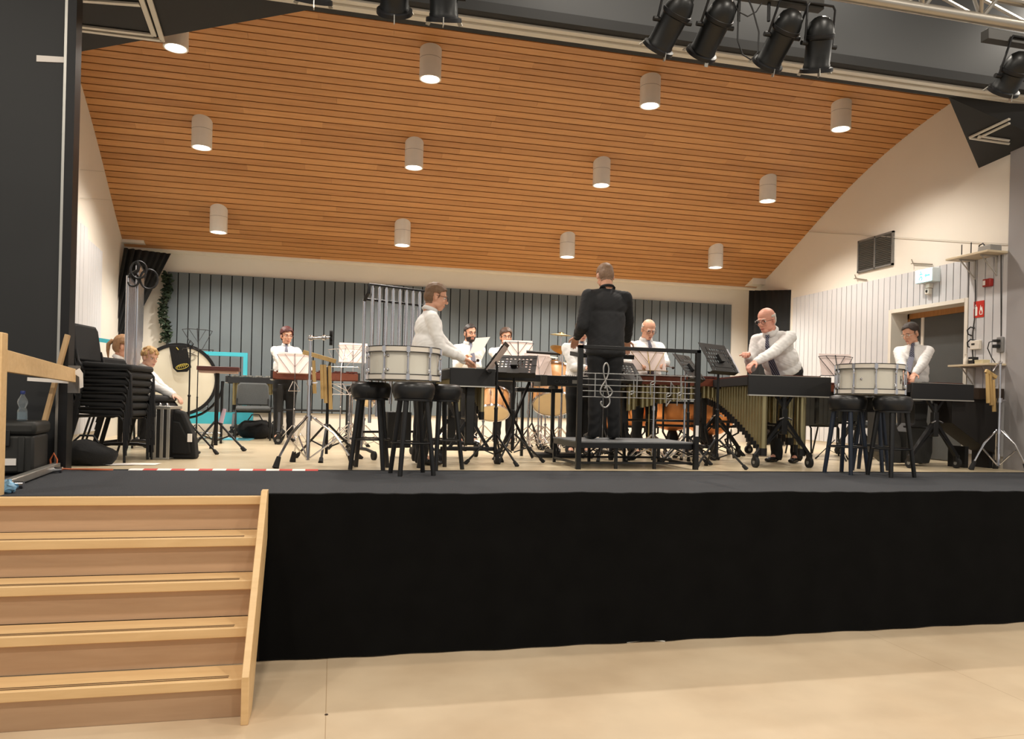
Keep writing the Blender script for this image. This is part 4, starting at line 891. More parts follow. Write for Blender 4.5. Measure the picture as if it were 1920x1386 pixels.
# ================================================================ PODIUM
pod = thing('conductor_podium', 'black steel conductor podium with front railing showing a music staff', 'podium', (2.32, 1.96, ST))
o = Vector(pod.location); W_ = 1.24; DP = .86; HD = .255
DK = mat('podium_deck', (104, 106, 108), .7, 0, .1, 40); FRM = mat('podium_frame', (20, 20, 21), .45, .2)
MB().b2((.0, .0, HD-.0), (W_, DP, HD+.016)).build('deck', DK, pod, bevel=.003)
MB().b2((0, 0, HD-.05), (W_, .03, HD)).b2((0, DP-.03, HD-.05), (W_, DP, HD)).b2((0, 0, HD-.05), (.03, DP, HD)).b2((W_-.03, 0, HD-.05), (W_, DP, HD)).build('deck_frame', FRM, pod)
for x, y in ((.015, DP-.02), (W_-.015, DP-.02), (W_*.33, .03), (W_*.66, .03), (W_*.33, DP-.02), (W_*.66, DP-.02)): MB().b2((x-.014, y-.014, 0), (x+.014, y+.014, HD-.04)).build('leg', FRM, pod)
MB().beam((.015, .03, .05), (.015, DP-.02, .05), .022, .022).beam((W_-.015, .03, .05), (W_-.015, DP-.02, .05), .022, .022).beam((.02, .03, .06), (W_-.02, .03, .06), .022, .022).beam((.02, DP-.03, .06), (W_-.02, DP-.03, .06), .022, .022).build('lower_rail', FRM, pod)
for x in (.0, W_): MB().b2((x-.024, -.045, 0), (x+.024, -.002, 1.205)).build('railing_post', FRM, pod, bevel=.003)
MB().b2((-.024, -.045, 1.170), (W_+.024, -.002, 1.205)).build('top_rail', FRM, pod, bevel=.003)
MB().b2((W_-.018, -.0462, .335), (W_+.014, -.0442, .445)).build('white_sticker', PAPER, pod)
SILV = mat('staff_silver', (168, 168, 166), .35, .7, .02)
zt = [.935-.0575*k+.0 for k in range(5)]
mb = MB()
for z in zt: mb.cyl((.02, -.025, z), (W_-.02, -.025, z), .0045, n=8)
mb.build('staff_line', SILV, pod)
zb0, zb1 = zt[4], zt[0]
for x in (.155, .59, 1.06): MB().cyl((x, -.025, zb0), (x, -.025, zb1), .0065, n=8).build('bar_line', SILV, pod)
zx = lambda px, py: (((px-1090)/200*(W_-.06)+.03), -.031, zt[0]-(py-701)/41*(zt[0]-zt[4]))
cl = [(1122, 738), (1123, 729), (1131, 726), (1136, 733), (1134, 740), (1127, 742), (1121, 738), (1119.5, 728), (1126, 714), (1132, 703), (1133.5, 692), (1130, 684), (1126, 689), (1125, 700), (1128, 715), (1132, 730), (1136, 745), (1137, 754), (1130, 760), (1123, 757), (1121, 750)]
cl = [(1128, 727), (1131, 722), (1137, 726), (1141, 733), (1136, 741), (1128, 742), (1121, 736), (1121, 727), (1127, 716), (1132, 706), (1134, 694), (1132, 685), (1128.5, 683), (1125, 690), (1125.5, 702), (1129, 714), (1132, 728), (1136, 742), (1137, 752), (1132, 759), (1126, 759), (1121.5, 753), (1123, 749)]
pts = [Vector(zx(*p)) for p in cl]; sm = []
for i in range(len(pts)-1):
    p0, p1, p2, p3 = pts[max(i-1, 0)], pts[i], pts[i+1], pts[min(i+2, len(pts)-1)]
    for k in range(5):
        t = k/5; sm.append(.5*((2*p1)+(p2-p0)*t+(2*p0-5*p1+4*p2-p3)*t*t+(3*p1-p0-3*p2+p3)*t**3))
MB().tube(sm+[pts[-1]], .0075, 8).build('treble_clef', SILV, pod)
def note(px, py, up, fl=None):
    a = zx(px, py); mb = MB(); R = .021
    mb.tube([(a[0]+.024*math.cos(t)*.9+.012*math.sin(t), a[1], a[2]+.017*math.sin(t)) for t in (2*PI*k/16 for k in range(16))], .0055, 6, closed=True)
    mb.cyl((a[0]-.024, a[1], a[2]), (a[0]-.024, a[1], a[2]-.115), .0055, n=8); mb.cyl((a[0]+.022, a[1], a[2]), (a[0]+.022, a[1], a[2]+.13), .0055, n=8)
    if fl == 1: mb.tube([(a[0]-.024, a[1], a[2]-.115), (a[0]+.012, a[1], a[2]-.065)], .0055, 6); mb.tube([(a[0]+.022, a[1], a[2]+.13), (a[0]+.055, a[1], a[2]+.08)], .005, 6)
    mb.build('note', SILV, pod)
note(1175, 733, 1); note(1213, 715, 1); note(1242, 735, 1, 1); note(1262, 733, 1)
# ================================================================ STANDS
def tripod(t, r, zleg, zfoot=0, m=CHR, n=3, rot=0, rl=.012, brace=.5, foot=True, double=False, zc_=None):
    for k in range(n):
        a = rot+2*PI*k/n; c, s = math.cos(a), math.sin(a)
        mb = MB(); mb.tube([(c*.02, s*.02, zleg), (c*r*.45, s*r*.45, zleg*.62), (c*r, s*r, .018+zfoot)], rl, 8) if double else mb.cyl((c*.02, s*.02, zleg), (c*r, s*r, .018), rl, n=8)
        zi = zc_ if zc_ is not None else zleg*.35
        mb.cyl((c*.015, s*.015, zi), (c*r*brace, s*r*brace, zleg*(1-brace)+.01), rl*.7, n=6)
        l = mb.build('leg', m, t); MB().cyl((c*(r-.03), s*(r-.03), .045), (c*(r+.012), s*(r+.012), .004), rl*1.6, rl*2.0, 10).build('rubber_foot', RUB, l)
PAGE = mat('score_page', (228, 210, 204), .9, 0, .02)
def music_stand(label, x, y, rz, zd=1.05, w=.50, h=.34, tilt=.45, roll=0, m=BLK, sheet=None, base_rot=.4, z=ST, r=.30):
    """desk front (music side) faces local +Y... rz turns it"""
    t = thing('music_stand', label, 'music stand', (x, y, z), rz)
    MB().cyl((0, 0, .12), (0, 0, zd-.02), .013, n=10).cyl((0, 0, .12), (0, 0, zd*.55), .018, n=10).ball((0, 0, zd*.55), .022, 8).build('pole', m, t)
    tripod(t, r, .30, m=m, rot=base_rot, rl=.011)
    R = Matrix.Rotation(roll, 3, 'Y')@Matrix.Rotation(-tilt, 3, 'X'); c = Vector((0, .0, zd+.06))
    # perforated desk: grid with hex holes
    nx, nz = 11, 7; mb = MB(); cw, ch = w/nx, h/nz
    for i in range(nx):
        for j in range(nz):
            cx, cz = -w/2+cw*(i+.5), -h/2+ch*(j+.5)
            hole = not (j < 2 and 2 <= i <= nx-3) and 0 < i < nx-1 and j < nz-1 and not (j == 5 and i < 3)
            q = [(-cw/2, -ch/2), (cw/2, -ch/2), (cw/2, ch/2), (-cw/2, ch/2)]
            if not hole: vs = [R@Vector((cx+a, 0, cz+b))+c for a, b in q]; mb.add(vs, [(0, 1, 2, 3)])
            else:
                ring = [(.0115*math.cos(PI/4+PI/2*k/2*1-PI/2*0+PI), .0115*math.sin(PI/4+PI/4*k+PI)) for k in range(8)]
                ring = [(  .0145*math.cos(-3*PI/4+PI/4*k), .0145*math.sin(-3*PI/4+PI/4*k)) for k in range(8)]
                out = [q[0], (0, -ch/2), q[1], (cw/2, 0), q[2], (0, ch/2), q[3], (-cw/2, 0)]
                vs = [R@Vector((cx+a, 0, cz+b))+c for a, b in out+ring]; mb.add(vs, [(k, (k+1) % 8, 8+(k+1) % 8, 8+k) for k in range(8)])
    d = mb.build('desk', m, t, smooth=0); so_ = d.modifiers.new('t', 'SOLIDIFY'); so_.thickness = .003
    lip = MB(); lip.box(R@Vector((0, .03, -h/2))+c, (w, .06, .004), R=R); lip.box(R@Vector((0, .058, -h/2+.01))+c, (w, .004, .022), R=R); lip.build('ledge', m, d)
    MB().box(R@Vector((0, -.018, -.02))+c, (.07, .03, .09), R=R).cyl(R@Vector((0, -.02, -.03))+c, (0, 0, zd-.03), .012, n=8).build('bracket', BLKP, t)
    if sheet:
        q = thing('sheet_music', sheet[0], 'sheet music', tuple(Matrix.Rotation(rz, 3, 'Z')@(R@Vector((sheet[1], .012, -h/2+.155))+c)+Vector((x, y, z))), rz)
        for dx, yaw in (((.035, .0),) if len(sheet) > 2 else ((-.108, .0), (.108, .0))):
            MB().box(R@Vector((dx, 0, 0)), (.212, .004, .30), R=R).build('page', sheet[2] if len(sheet) > 2 else PAGE, q)
    return t
def wire_stand(label, x, y, rz, zd=1.05, w=.46, h=.26, tilt=.3, m=CHR, sheet=None, z=ST, r=.24, base_rot=0):
    t = thing('music_stand', label, 'music stand', (x, y, z), rz)
    MB().cyl((0, 0, .1), (0, 0, zd), .006, n=8).cyl((0, 0, .08), (0, 0, zd*.5), .009, n=8).ball((0, 0, zd*.5), .012, 8).build('pole', m, t)
    tripod(t, r, .26, m=m, rot=base_rot, rl=.0055)
    R = Matrix.Rotation(-tilt, 3, 'X'); c = Vector((0, 0, zd)); q = lambda a, b, d=0: R@Vector((a, d, b))+c
    mb = MB().tube([q(-w/2, h), q(-w*.28, h*1.05), q(w*.28, h*1.05), q(w/2, h)], .004, 6).tube([q(-w/2, h), q(-w*.12, 0), q(w*.12, 0), q(w/2, h)], .004, 6)
    mb.tube([q(-w/2, 0), q(w/2, 0)], .005, 6).tube([q(0, -.02), q(0, h*1.1)], .006, 6).tube([q(-w*.28, h*1.05), q(0, h*.35), q(w*.28, h*1.05)], .004, 6).tube([q(-w/2, 0), q(-w/2, 0, .05)], .004, 6).tube([q(w/2, 0), q(w/2, 0, .05)], .004, 6)
    mb.build('folding_desk', m, t)
    if sheet:
        s_ = thing('sheet_music', sheet, 'sheet music', tuple(Matrix.Rotation(rz, 3, 'Z')@q(0, .155, .012)+Vector((x, y, z))), rz)
        for dx in (-.108, .108): MB().box(R@Vector((dx, 0, 0)), (.212, .003, .30), R=R).build('page', PAGE, s_)
    return t
# desks turned so the players behind read them: seen from the back
def at(px, py, Y): return ony(px, py, Y)
def stand_at(fn, label, px, Y, rz, zpix, **k):
    p = at(px, zpix, Y); return fn(label, p.x, Y, rz, zd=p.z-ST, **k)
SG = mat('sheet_grey', (176, 176, 184), .8, 0, .01)
music_stand('black perforated music stand right of the small vibraphone, tilted back', at(964, 700, 2.75).x, 2.75, -.33, zd=.98, w=.47, tilt=.95, roll=.0, r=.33, base_rot=.2)
s_ = music_stand('black music stand seen edge-on with white score beside the small vibraphone', at(930, 690, 2.50).x, 2.45, -1.88, zd=1.03, tilt=.62, r=.30, base_rot=.9, sheet=('open white score on the edge-on black music stand beside the vibraphone', 0))
music_stand('large black perforated music stand with grey score in front of the leaning man', at(1347, 693, 2.12).x, 2.12, .52, zd=1.09, tilt=.55, roll=-.0, r=.30, base_rot=.9, sheet=('pale grey score sticking out at the right of the perforated stand', .16, SG))
music_stand('black perforated music stand half hidden behind the right podium post', at(1292, 700, 2.75).x, 2.75, .75, zd=1.02, tilt=.65, roll=-.0, r=.30, base_rot=.3)
music_stand('black perforated music stand in front of the conductor', at(1160, 700, 3.22).x, 3.22, .10, zd=.98, tilt=.9, roll=.05, r=.30)
tb = MB().b2((-.40, -.05, 0), (.40, .25, .055)); p = at(1140, 668, 3.35)
# wire stands
stand_at(wire_stand, 'chrome folding stand with pink-white score in front of the woman', 553, 5.45, .12, 700, tilt=.35, sheet='open score on the wire stand in front of the woman at the xylophone', base_rot=.6)
stand_at(wire_stand, 'wire stand with pages behind the perforated stand, centre left', 972, 5.55, -.1, 675, tilt=.3, m=BLK, sheet='pale pages on the black wire stand behind the perforated desk', base_rot=.2)
stand_at(wire_stand, 'wire stand with open score in front of the elderly man', 1219, 3.38, .0, 695, tilt=.35, m=mat('brass_wire', (180, 160, 110), .3, .9), sheet='open score in front of the elderly man behind the podium', base_rot=.3)
stand_at(wire_stand, 'black wire stand with pink-white score left of the right parade drum', 1572, 3.4, -.15, 705, tilt=.32, m=BLK, sheet='pinkish open score behind the right parade drum', base_rot=.5)
stand_at(wire_stand, 'empty black wire music stand above the bass drum', 372, 5.1, .35, 655, tilt=.35, m=BLK, base_rot=.1, w=.36)
stand_at(wire_stand, 'empty chrome wire music stand left of the tubular bells', 640, 5.0, -.35, 688, tilt=.5, base_rot=.3)
stand_at(wire_stand, 'lower chrome wire stand frame folded behind the left stools', 655, 4.6, .5, 740, tilt=.9, h=.2, base_rot=.9)
stand_at(wire_stand, 'short pale wire stand behind the keyboard with pink score', 1012, 4.7, .35, 705, tilt=.2, sheet='pink-white score standing left of the wooden tom drum', base_rot=.9)
stand_at(wire_stand, 'wire stand with a single white page behind the tubular bells', 662, 6.9, 0, 680, tilt=.1, sheet='white page on the stand far behind the tubular bells', base_rot=.9)
# thin black microphone style stand in front of the bass drum
p = onz(352, 850); t = thing('cable_stand', 'slim black stand with tripod feet in front of the bass drum', 'stand', (p.x, p.y, ST))
MB().cyl((0, 0, .1), (0, 0, 1.12), .008, n=8).cyl((0, 0, .1), (0, 0, .62), .012, n=8).ball((0, 0, .62), .018, 8).tube([(0, 0, 1.12), (-.02, 0, 1.17), (.0, 0, 1.22), (.03, 0, 1.18), (.0, 0, 1.12)], .006, 6).build('pole', BLK, t); tripod(t, .36, .32, m=BLK, rot=-.5, rl=.011)
# ================================================================ BASS DRUM
p = at(342, 712, 5.6); t = thing('bass_drum', 'very large concert bass drum with white head in a dark cradle', 'bass drum', (p.x-.04, 5.6, p.z), .14)
Rb = .455; V = mat('bass_head', (226, 220, 200), .7, 0, .035, 5)
MB().lathe([(0, -.002), (Rb*.97, 0), (Rb*.97, .01)], (0, -.02, 0), 56, ax=(0, 1, 0)).build('front_head', V, t)
MB().lathe([(Rb*.96, 0), (Rb, 0), (Rb, .36), (Rb*.96, .36)], (0, 0, 0), 56, ax=(0, 1, 0), closed=True).build('shell', mat('bass_shell', (38, 40, 44), .4), t)
for y in (-.03, .34): MB().lathe([(Rb*.955, 0), (Rb+.022, 0), (Rb+.022, .045), (Rb*.955, .045)], (0, y, 0), 56, ax=(0, 1, 0), closed=True).build('hoop', BLK, t)
for k in range(12):
    a = 2*PI*(k+.5)/12; c, s = math.cos(a)*(Rb+.03), math.sin(a)*(Rb+.03); MB().cyl((c, -.04, s), (c, .38, s), .006, n=6).box((c, .2, s), (.02, .06, .02)).build('tension_rod', CHR, t)
mb = MB()
for rr in (.09, .105): mb.tube([(.10+rr*math.cos(a)*.9, -.024, .30+rr*.55*math.sin(a)) for a in (2*PI*k/20 for k in range(20))], .0016, 4, closed=True)
mb.tube([(-.02+.03*k, -.024, .325+.012*math.sin(k*2.2)) for k in range(9)], .003, 5); mb.tube([(.06+.03*k, -.024, .355+.014*math.sin(k*1.9)) for k in range(5)], .003, 5)
mb.build('head_logo', mat('logo_grey', (96, 92, 86), .7), t)
st = thing('drum_cradle', 'dark metal cradle stand holding the big bass drum', 'drum stand', (p.x-.04, 5.79, ST), .14); hz = p.z-ST
mb = MB().tube([((Rb+.06)*math.cos(a), 0, hz+(Rb+.06)*math.sin(a)) for a in (PI+.0+(PI)*k/18 for k in range(19))], .016, 8); mb.build('cradle_ring', BLK, st)
TEAL = mat('teal_paint', (62, 168, 184), .5, 0, .03)
for x in (-.42, .42): MB().cyl((x*1.2, 0, .06), (x*1.2, 0, hz), .018, n=10).cyl((x*1.2, -.30, .06), (x*1.2, .30, .06), .018, n=10).build('side_frame', BLK, st)
MB().cyl((-.5, 0, .12), (.5, 0, .12), .016, n=10).cyl((-.5, -.25, .06), (.5, -.25, .06), .014, n=8).build('cross_bar', CHR, st)
for x in (-.5, .5):
    for y in (-.3, .3): MB().cyl((x-.015, y, .035), (x+.015, y, .035), .035, n=16).build('wheel', RUB, st)
tw = thing('gong_towel', 'black cloth with yellow emblem hanging over the bass drum', 'cloth', tuple(at(338, 652, 5.50)), .10)
MB().prism([(-.135, .02), (.075, .035), (.12, -.18), (.14, -.25), (.09, -.31), (-.03, -.32), (-.08, -.27)], (0, 0, 0), (1, 0, 0), (0, 0, 1), (0, -.012, 0)).build('cloth', BLKF, tw, bevel=.004)
YL = mat('emblem_yellow', (208, 190, 90), .7)
mb = MB().tube([(.03+.075*math.cos(a), -.014, -.245+.032*math.sin(a)+.02*math.cos(a)) for a in (2*PI*k/24 for k in range(24))], .0035, 6, closed=True)
for k in range(5): x = -.02+.023*k; mb.tube([(x-.006, -.014, -.27+.005*k), (x-.004, -.014, -.235+.005*k), (x+.008, -.014, -.25+.005*k), (x+.007, -.014, -.225+.006*k)], .003, 5)
mb.tube([(-.045, -.014, -.0), (-.02, -.014, -.03)], .006, 5); mb.build('emblem', YL, tw)
# teal frame behind
a = at(296, 658, 7.35); b = at(462, 662, 7.35); zt_ = b.z-ST
tf = thing('equipment_rack', 'turquoise painted square tube rack on the floor behind the bass drum', 'rack', (b.x, 7.35, ST))
XL = -2.98-b.x; MB().b2((XL, -.03, zt_-.06), (.02, .03, zt_)).build('top_bar', TEAL, tf); MB().b2((-.04, -.03, 0), (.02, .03, zt_-.06)).build('upright', TEAL, tf); MB().b2((XL, -.03, 0), (XL+.06, .03, zt_-.06)).build('upright', TEAL, tf)
MB().b2((-.9, -.06, .20), (.12, .06, .38)).build('lower_panel', TEAL, tf)
q = onz(425, 824); tag(MB().b2((-.42, -.26, 0), (.36, .28, .012)).build('floor_mat', mat('mat_teal', (96, 178, 200), .6, 0, .05), loc=(q.x, q.y, ST+.001), rz=-.04), 'flat turquoise mat on the floor in front of the grey chair', 'mat')
q = at(208, 640, 5.6); tag(MB().beam((-.2, 0, .02), (.2, .1, -.03), .04, .05).build('ballet_barre', TEAL, loc=q), 'turquoise bar behind the chair stack at the left wall', 'metal bar')
# ================================================================ CHAIRS
GF = mat('fabric_grey', (74, 76, 76), .9, 0, .1, 60); BF = mat('fabric_dark', (34, 34, 35), .9, 0, .1, 60)
def chair(label, x, y, rz, fab=BF, z=ST, group=None):
    t = thing('stacking_chair', label, 'chair', (x, y, z), rz, group)   # sitter faces -Y
    MB().prism([(-.23, 0), (.23, 0), (.24, .06), (.22, .30), (.18, .34), (-.18, .34), (-.22, .30), (-.24, .06)], (0, .245, .50), (1, 0, 0), (0, .12, .99), (0, .045, 0)).build('backrest', fab, t, bevel=.02)
    MB().prism([(-.24, -.24), (.24, -.24), (.235, .20), (-.235, .20)], (0, 0, .43), (1, 0, 0), (0, 1, .05), (0, 0, .055)).build('seat', fab, t, bevel=.022)
    for g in (-1, 1):
        MB().tube([(g*.235, -.25, 0), (g*.235, -.235, .38), (g*.235, -.20, .425), (g*.235, .20, .42)], .012, 8).build('leg', BLK, t)
        MB().tube([(g*.235, .28, 0), (g*.235, .17, .40), (g*.225, .235, .50), (g*.22, .26, .60)], .012, 8).build('leg', BLK, t)
    MB().cyl((-.235, -.20, .41), (.235, -.20, .41), .010, n=8).cyl((-.235, .18, .41), (.235, .18, .41), .010, n=8).build('cross_tube', BLK, t)
    return t
q = onz(472, 824); chair('grey upholstered chair standing left of the woman near the back wall', q.x+.02, q.y-.12, .12, GF)
chair('dark chair on which the blond boy sits', -1.97, 3.42, 1.42)
chair('dark chair on which the girl with the ponytail sits', -2.52, 4.58, 1.75)
q = at(1535, 705, 4.3); chair('grey chair behind the marimba near the rear curtain', q.x, 4.4, .1, GF)
q = at(1655, 700, 3.75); chair('dark grey chair with back just above the right parade drum', q.x, 3.8, -.2, GF)
names = ['bottom', 'second', 'third', 'fourth', 'fifth', 'sixth', 'top']
for k in range(7):
    chair('black chair, %s in the tall stack at the left stage edge' % (names[k]+(' from the floor' if 0 < k < 6 else '')), -2.01+.009*k, 2.62-.002*k, 1.38, z=ST+.069*k, group='chairs stacked at the left edge')
names = ['lowest', 'middle', 'topmost']
for k in range(3):
    chair('black chair, %s in the lower stack behind the tall stack' % names[k], -1.86+.008*k, 3.10-.002*k, 1.30, z=ST+.070*k, group='chairs in the lower stack at left')
# ================================================================ TUBULAR BELLS
def bells(label, x, y, rz, w=.80, H=1.75, n=18, z=ST, base=True):
    t = thing('tubular_bells', label, 'tubular bells', (x, y, z), rz)
    for g in (0, 1):
        X = g*w; MB().cyl((X, 0, .10), (X, 0, H-.12), .017, n=14).build('post', CHR, t)
        MB().cyl((X, 0, .62), (X, 0, .82), .035, n=14).build('sleeve', BLK, t)
        MB().tube([(X, 0, H-.14), (X, -.03, H-.10), (X+.03*(1-2*g)*0, -.09, H-.06), (X, -.10, H-.01), (X, -.08, H+.03)], .018, 8).build('horn', BLK, t)
        MB().tube([(X, -.30, .075), (X, -.12, .10), (X, .12, .10), (X, .30, .075)], .018, 8).build('foot', BLK, t)
        for yy in (-.3, .3): MB().cyl((X-.016, yy, .045), (X+.016, yy, .045), .045, n=18).build('wheel', RUB, t)
    MB().cyl((0, -.085, H+.03), (w, -.085, H+.03), .013, n=10).build('front_bar', BLK, t); MB().cyl((0, 0, H-.12), (w, 0, H-.12), .014, n=10).build('rear_bar', BLK, t)
    MB().cyl((0, 0, .28), (w, 0, .28), .014, n=10).build('damper_bar', BLK, t); MB().b2((.3, -.02, .10), (w-.2, .10, .5)).build('damper_box', BLKP, t, bevel=.01)
    for k in range(n):
        back = k % 2; X = .05+(w-.1)*(k+.0)/(n-1); L = 1.40-.035*k+(0 if not back else .0); zt_ = (H+.02 if not back else H-.13); yy = -.085 if not back else .0
        MB().cyl((X, yy, zt_-L+.05), (X, yy, zt_-.02), .0185, n=14).cyl((X, yy, zt_-.02), (X, yy, zt_), .012, n=10).build('bell_tube', CHR, t)
    return t
q = onz(684, 842); bells('chrome tubular bells in a black frame behind the left parade drum', .30, 3.20, .42, w=.80, H=1.82)
bells('set of chrome tubular bells seen from its narrow side at far left', -2.12, 3.58, 1.70, w=.64, H=1.98)
bl = [o for o in C.objects if o.name.startswith('tubular_bells')][-1]
for c_, r_ in (((-.0, -.10, 1.93), .075), ((.0, -.20, 1.84), .085), ((-.0, -.05, 1.82), .055)): MB().tube([(c_[0]+.3*r_*math.sin(a), c_[1]+r_*math.cos(a), c_[2]+r_*1.25*math.sin(a)) for a in (2*PI*k/20 for k in range(20))], .011, 8, closed=True).build('scroll', BLK, bl)
# cases
t = thing('instrument_case', 'upright ribbed silver and black equipment case beside the boy', 'case', (*onz(296, 862).xy, ST), -.15)
MB().b2((-.10, .0, 0), (.10, .30, .50)).build('case_body', BLKP, t, bevel=.01)
for x in (-.095, -.035, .03, .09): MB().b2((x-.016, -.008, .01), (x+.016, .0, .50)).build('silver_rib', ALU, t, bevel=.003)
MB().b2((-.11, -.012, .485), (.11, .31, .515)).build('edge_profile', ALU, t, bevel=.004); MB().b2((-.105, -.01, 0), (.105, .305, .02)).build('edge_profile', ALU, t, bevel=.004)
MB().ball((-.03, .1, .525), .02, 8).ball((.04, .1, .525), .02, 8).build('clasp', CHR, t)
t = thing('soft_case', 'black soft instrument bag leaning beside the silver case', 'bag', (*onz(336, 861).xy, ST), -.1)
MB().prism([(-.14, 0), (.15, 0), (.13, .20), (.02, .46), (-.12, .50), (-.16, .46)], (0, 0, 0), (1, 0, 0), (0, 0, 1), (0, .16, 0)).build('bag_body', BLKF, t, bevel=.025)
MB().prism([(-.11, .05), (.11, .05), (.09, .18), (.0, .36), (-.10, .38)], (0, -.02, 0), (1, 0, 0), (0, 0, 1), (0, .03, 0)).build('front_pocket', BLKF, t, bevel=.012); MB().b2((.08, -.03, .17), (.12, -.015, .25)).build('label_tag', PAPER, t)
def bag(label, c, r, seed, m=BLKF):
    mb = MB().ball((0, 0, 0), r, 18); rr = random.Random(seed)
    mb.v = [(v[0]+rr.uniform(-.012, .012), v[1]+rr.uniform(-.012, .012), max(-r[2]*.7, v[2]+.04*math.sin(v[0]*17+seed)*.5)) for v in mb.v]
    o = mb.build('duffel_bag', m, loc=(c[0], c[1], c[2]+r[2]*.7+.002)); MB().tube([(-r[0]*.4, 0, r[2]*.9), (-r[0]*.2, .02, r[2]*1.4), (r[0]*.2, .02, r[2]*1.4), (r[0]*.4, 0, r[2]*.9)], .010, 6).build('strap', BLKP, o); return tag(o, label, 'bag')
bag('black bag slumped on the floor at the foot of the chair stack', onz(160, 872), (.26, .16, .12), 2)
bag('black bag under the grey chair near the back wall', Vector((at(478, 815, 6.95).x, 6.95, ST)), (.26, .2, .17), 5)
bag('black bag on the floor right of the grey chair', Vector((at(515, 813, 7.1).x, 7.1, ST)), (.16, .15, .12), 9)
# trap table (wooden top) on tripod
q = onz(404, 845); t = thing('trap_table', 'narrow dark red topped percussion table on a black tripod', 'table', (q.x, q.y, ST), .05)
hz = at(410, 690, q.y).z-ST; MB().b2((-.21, -.12, hz-.035), (.24, .16, hz+.012)).build('table_top', mat('table_red', (84, 40, 34), .5, 0, .08), t, bevel=.006); MB().b2((-.19, -.10, hz-.06), (.22, .14, hz-.036)).build('top_frame', mat('table_pink', (180, 150, 136), .6), t)
MB().cyl((0, 0, .06), (0, 0, hz-.06), .022, n=12).build('pole', BLK, t); tripod(t, .33, .33, m=BLK, rot=-.3, rl=.013); MB().cyl((.05, -.02, .32), (.09, -.02, .48), .028, .02, n=12).build('bottle_holder', mat('lilac', (190, 170, 190), .5), t)
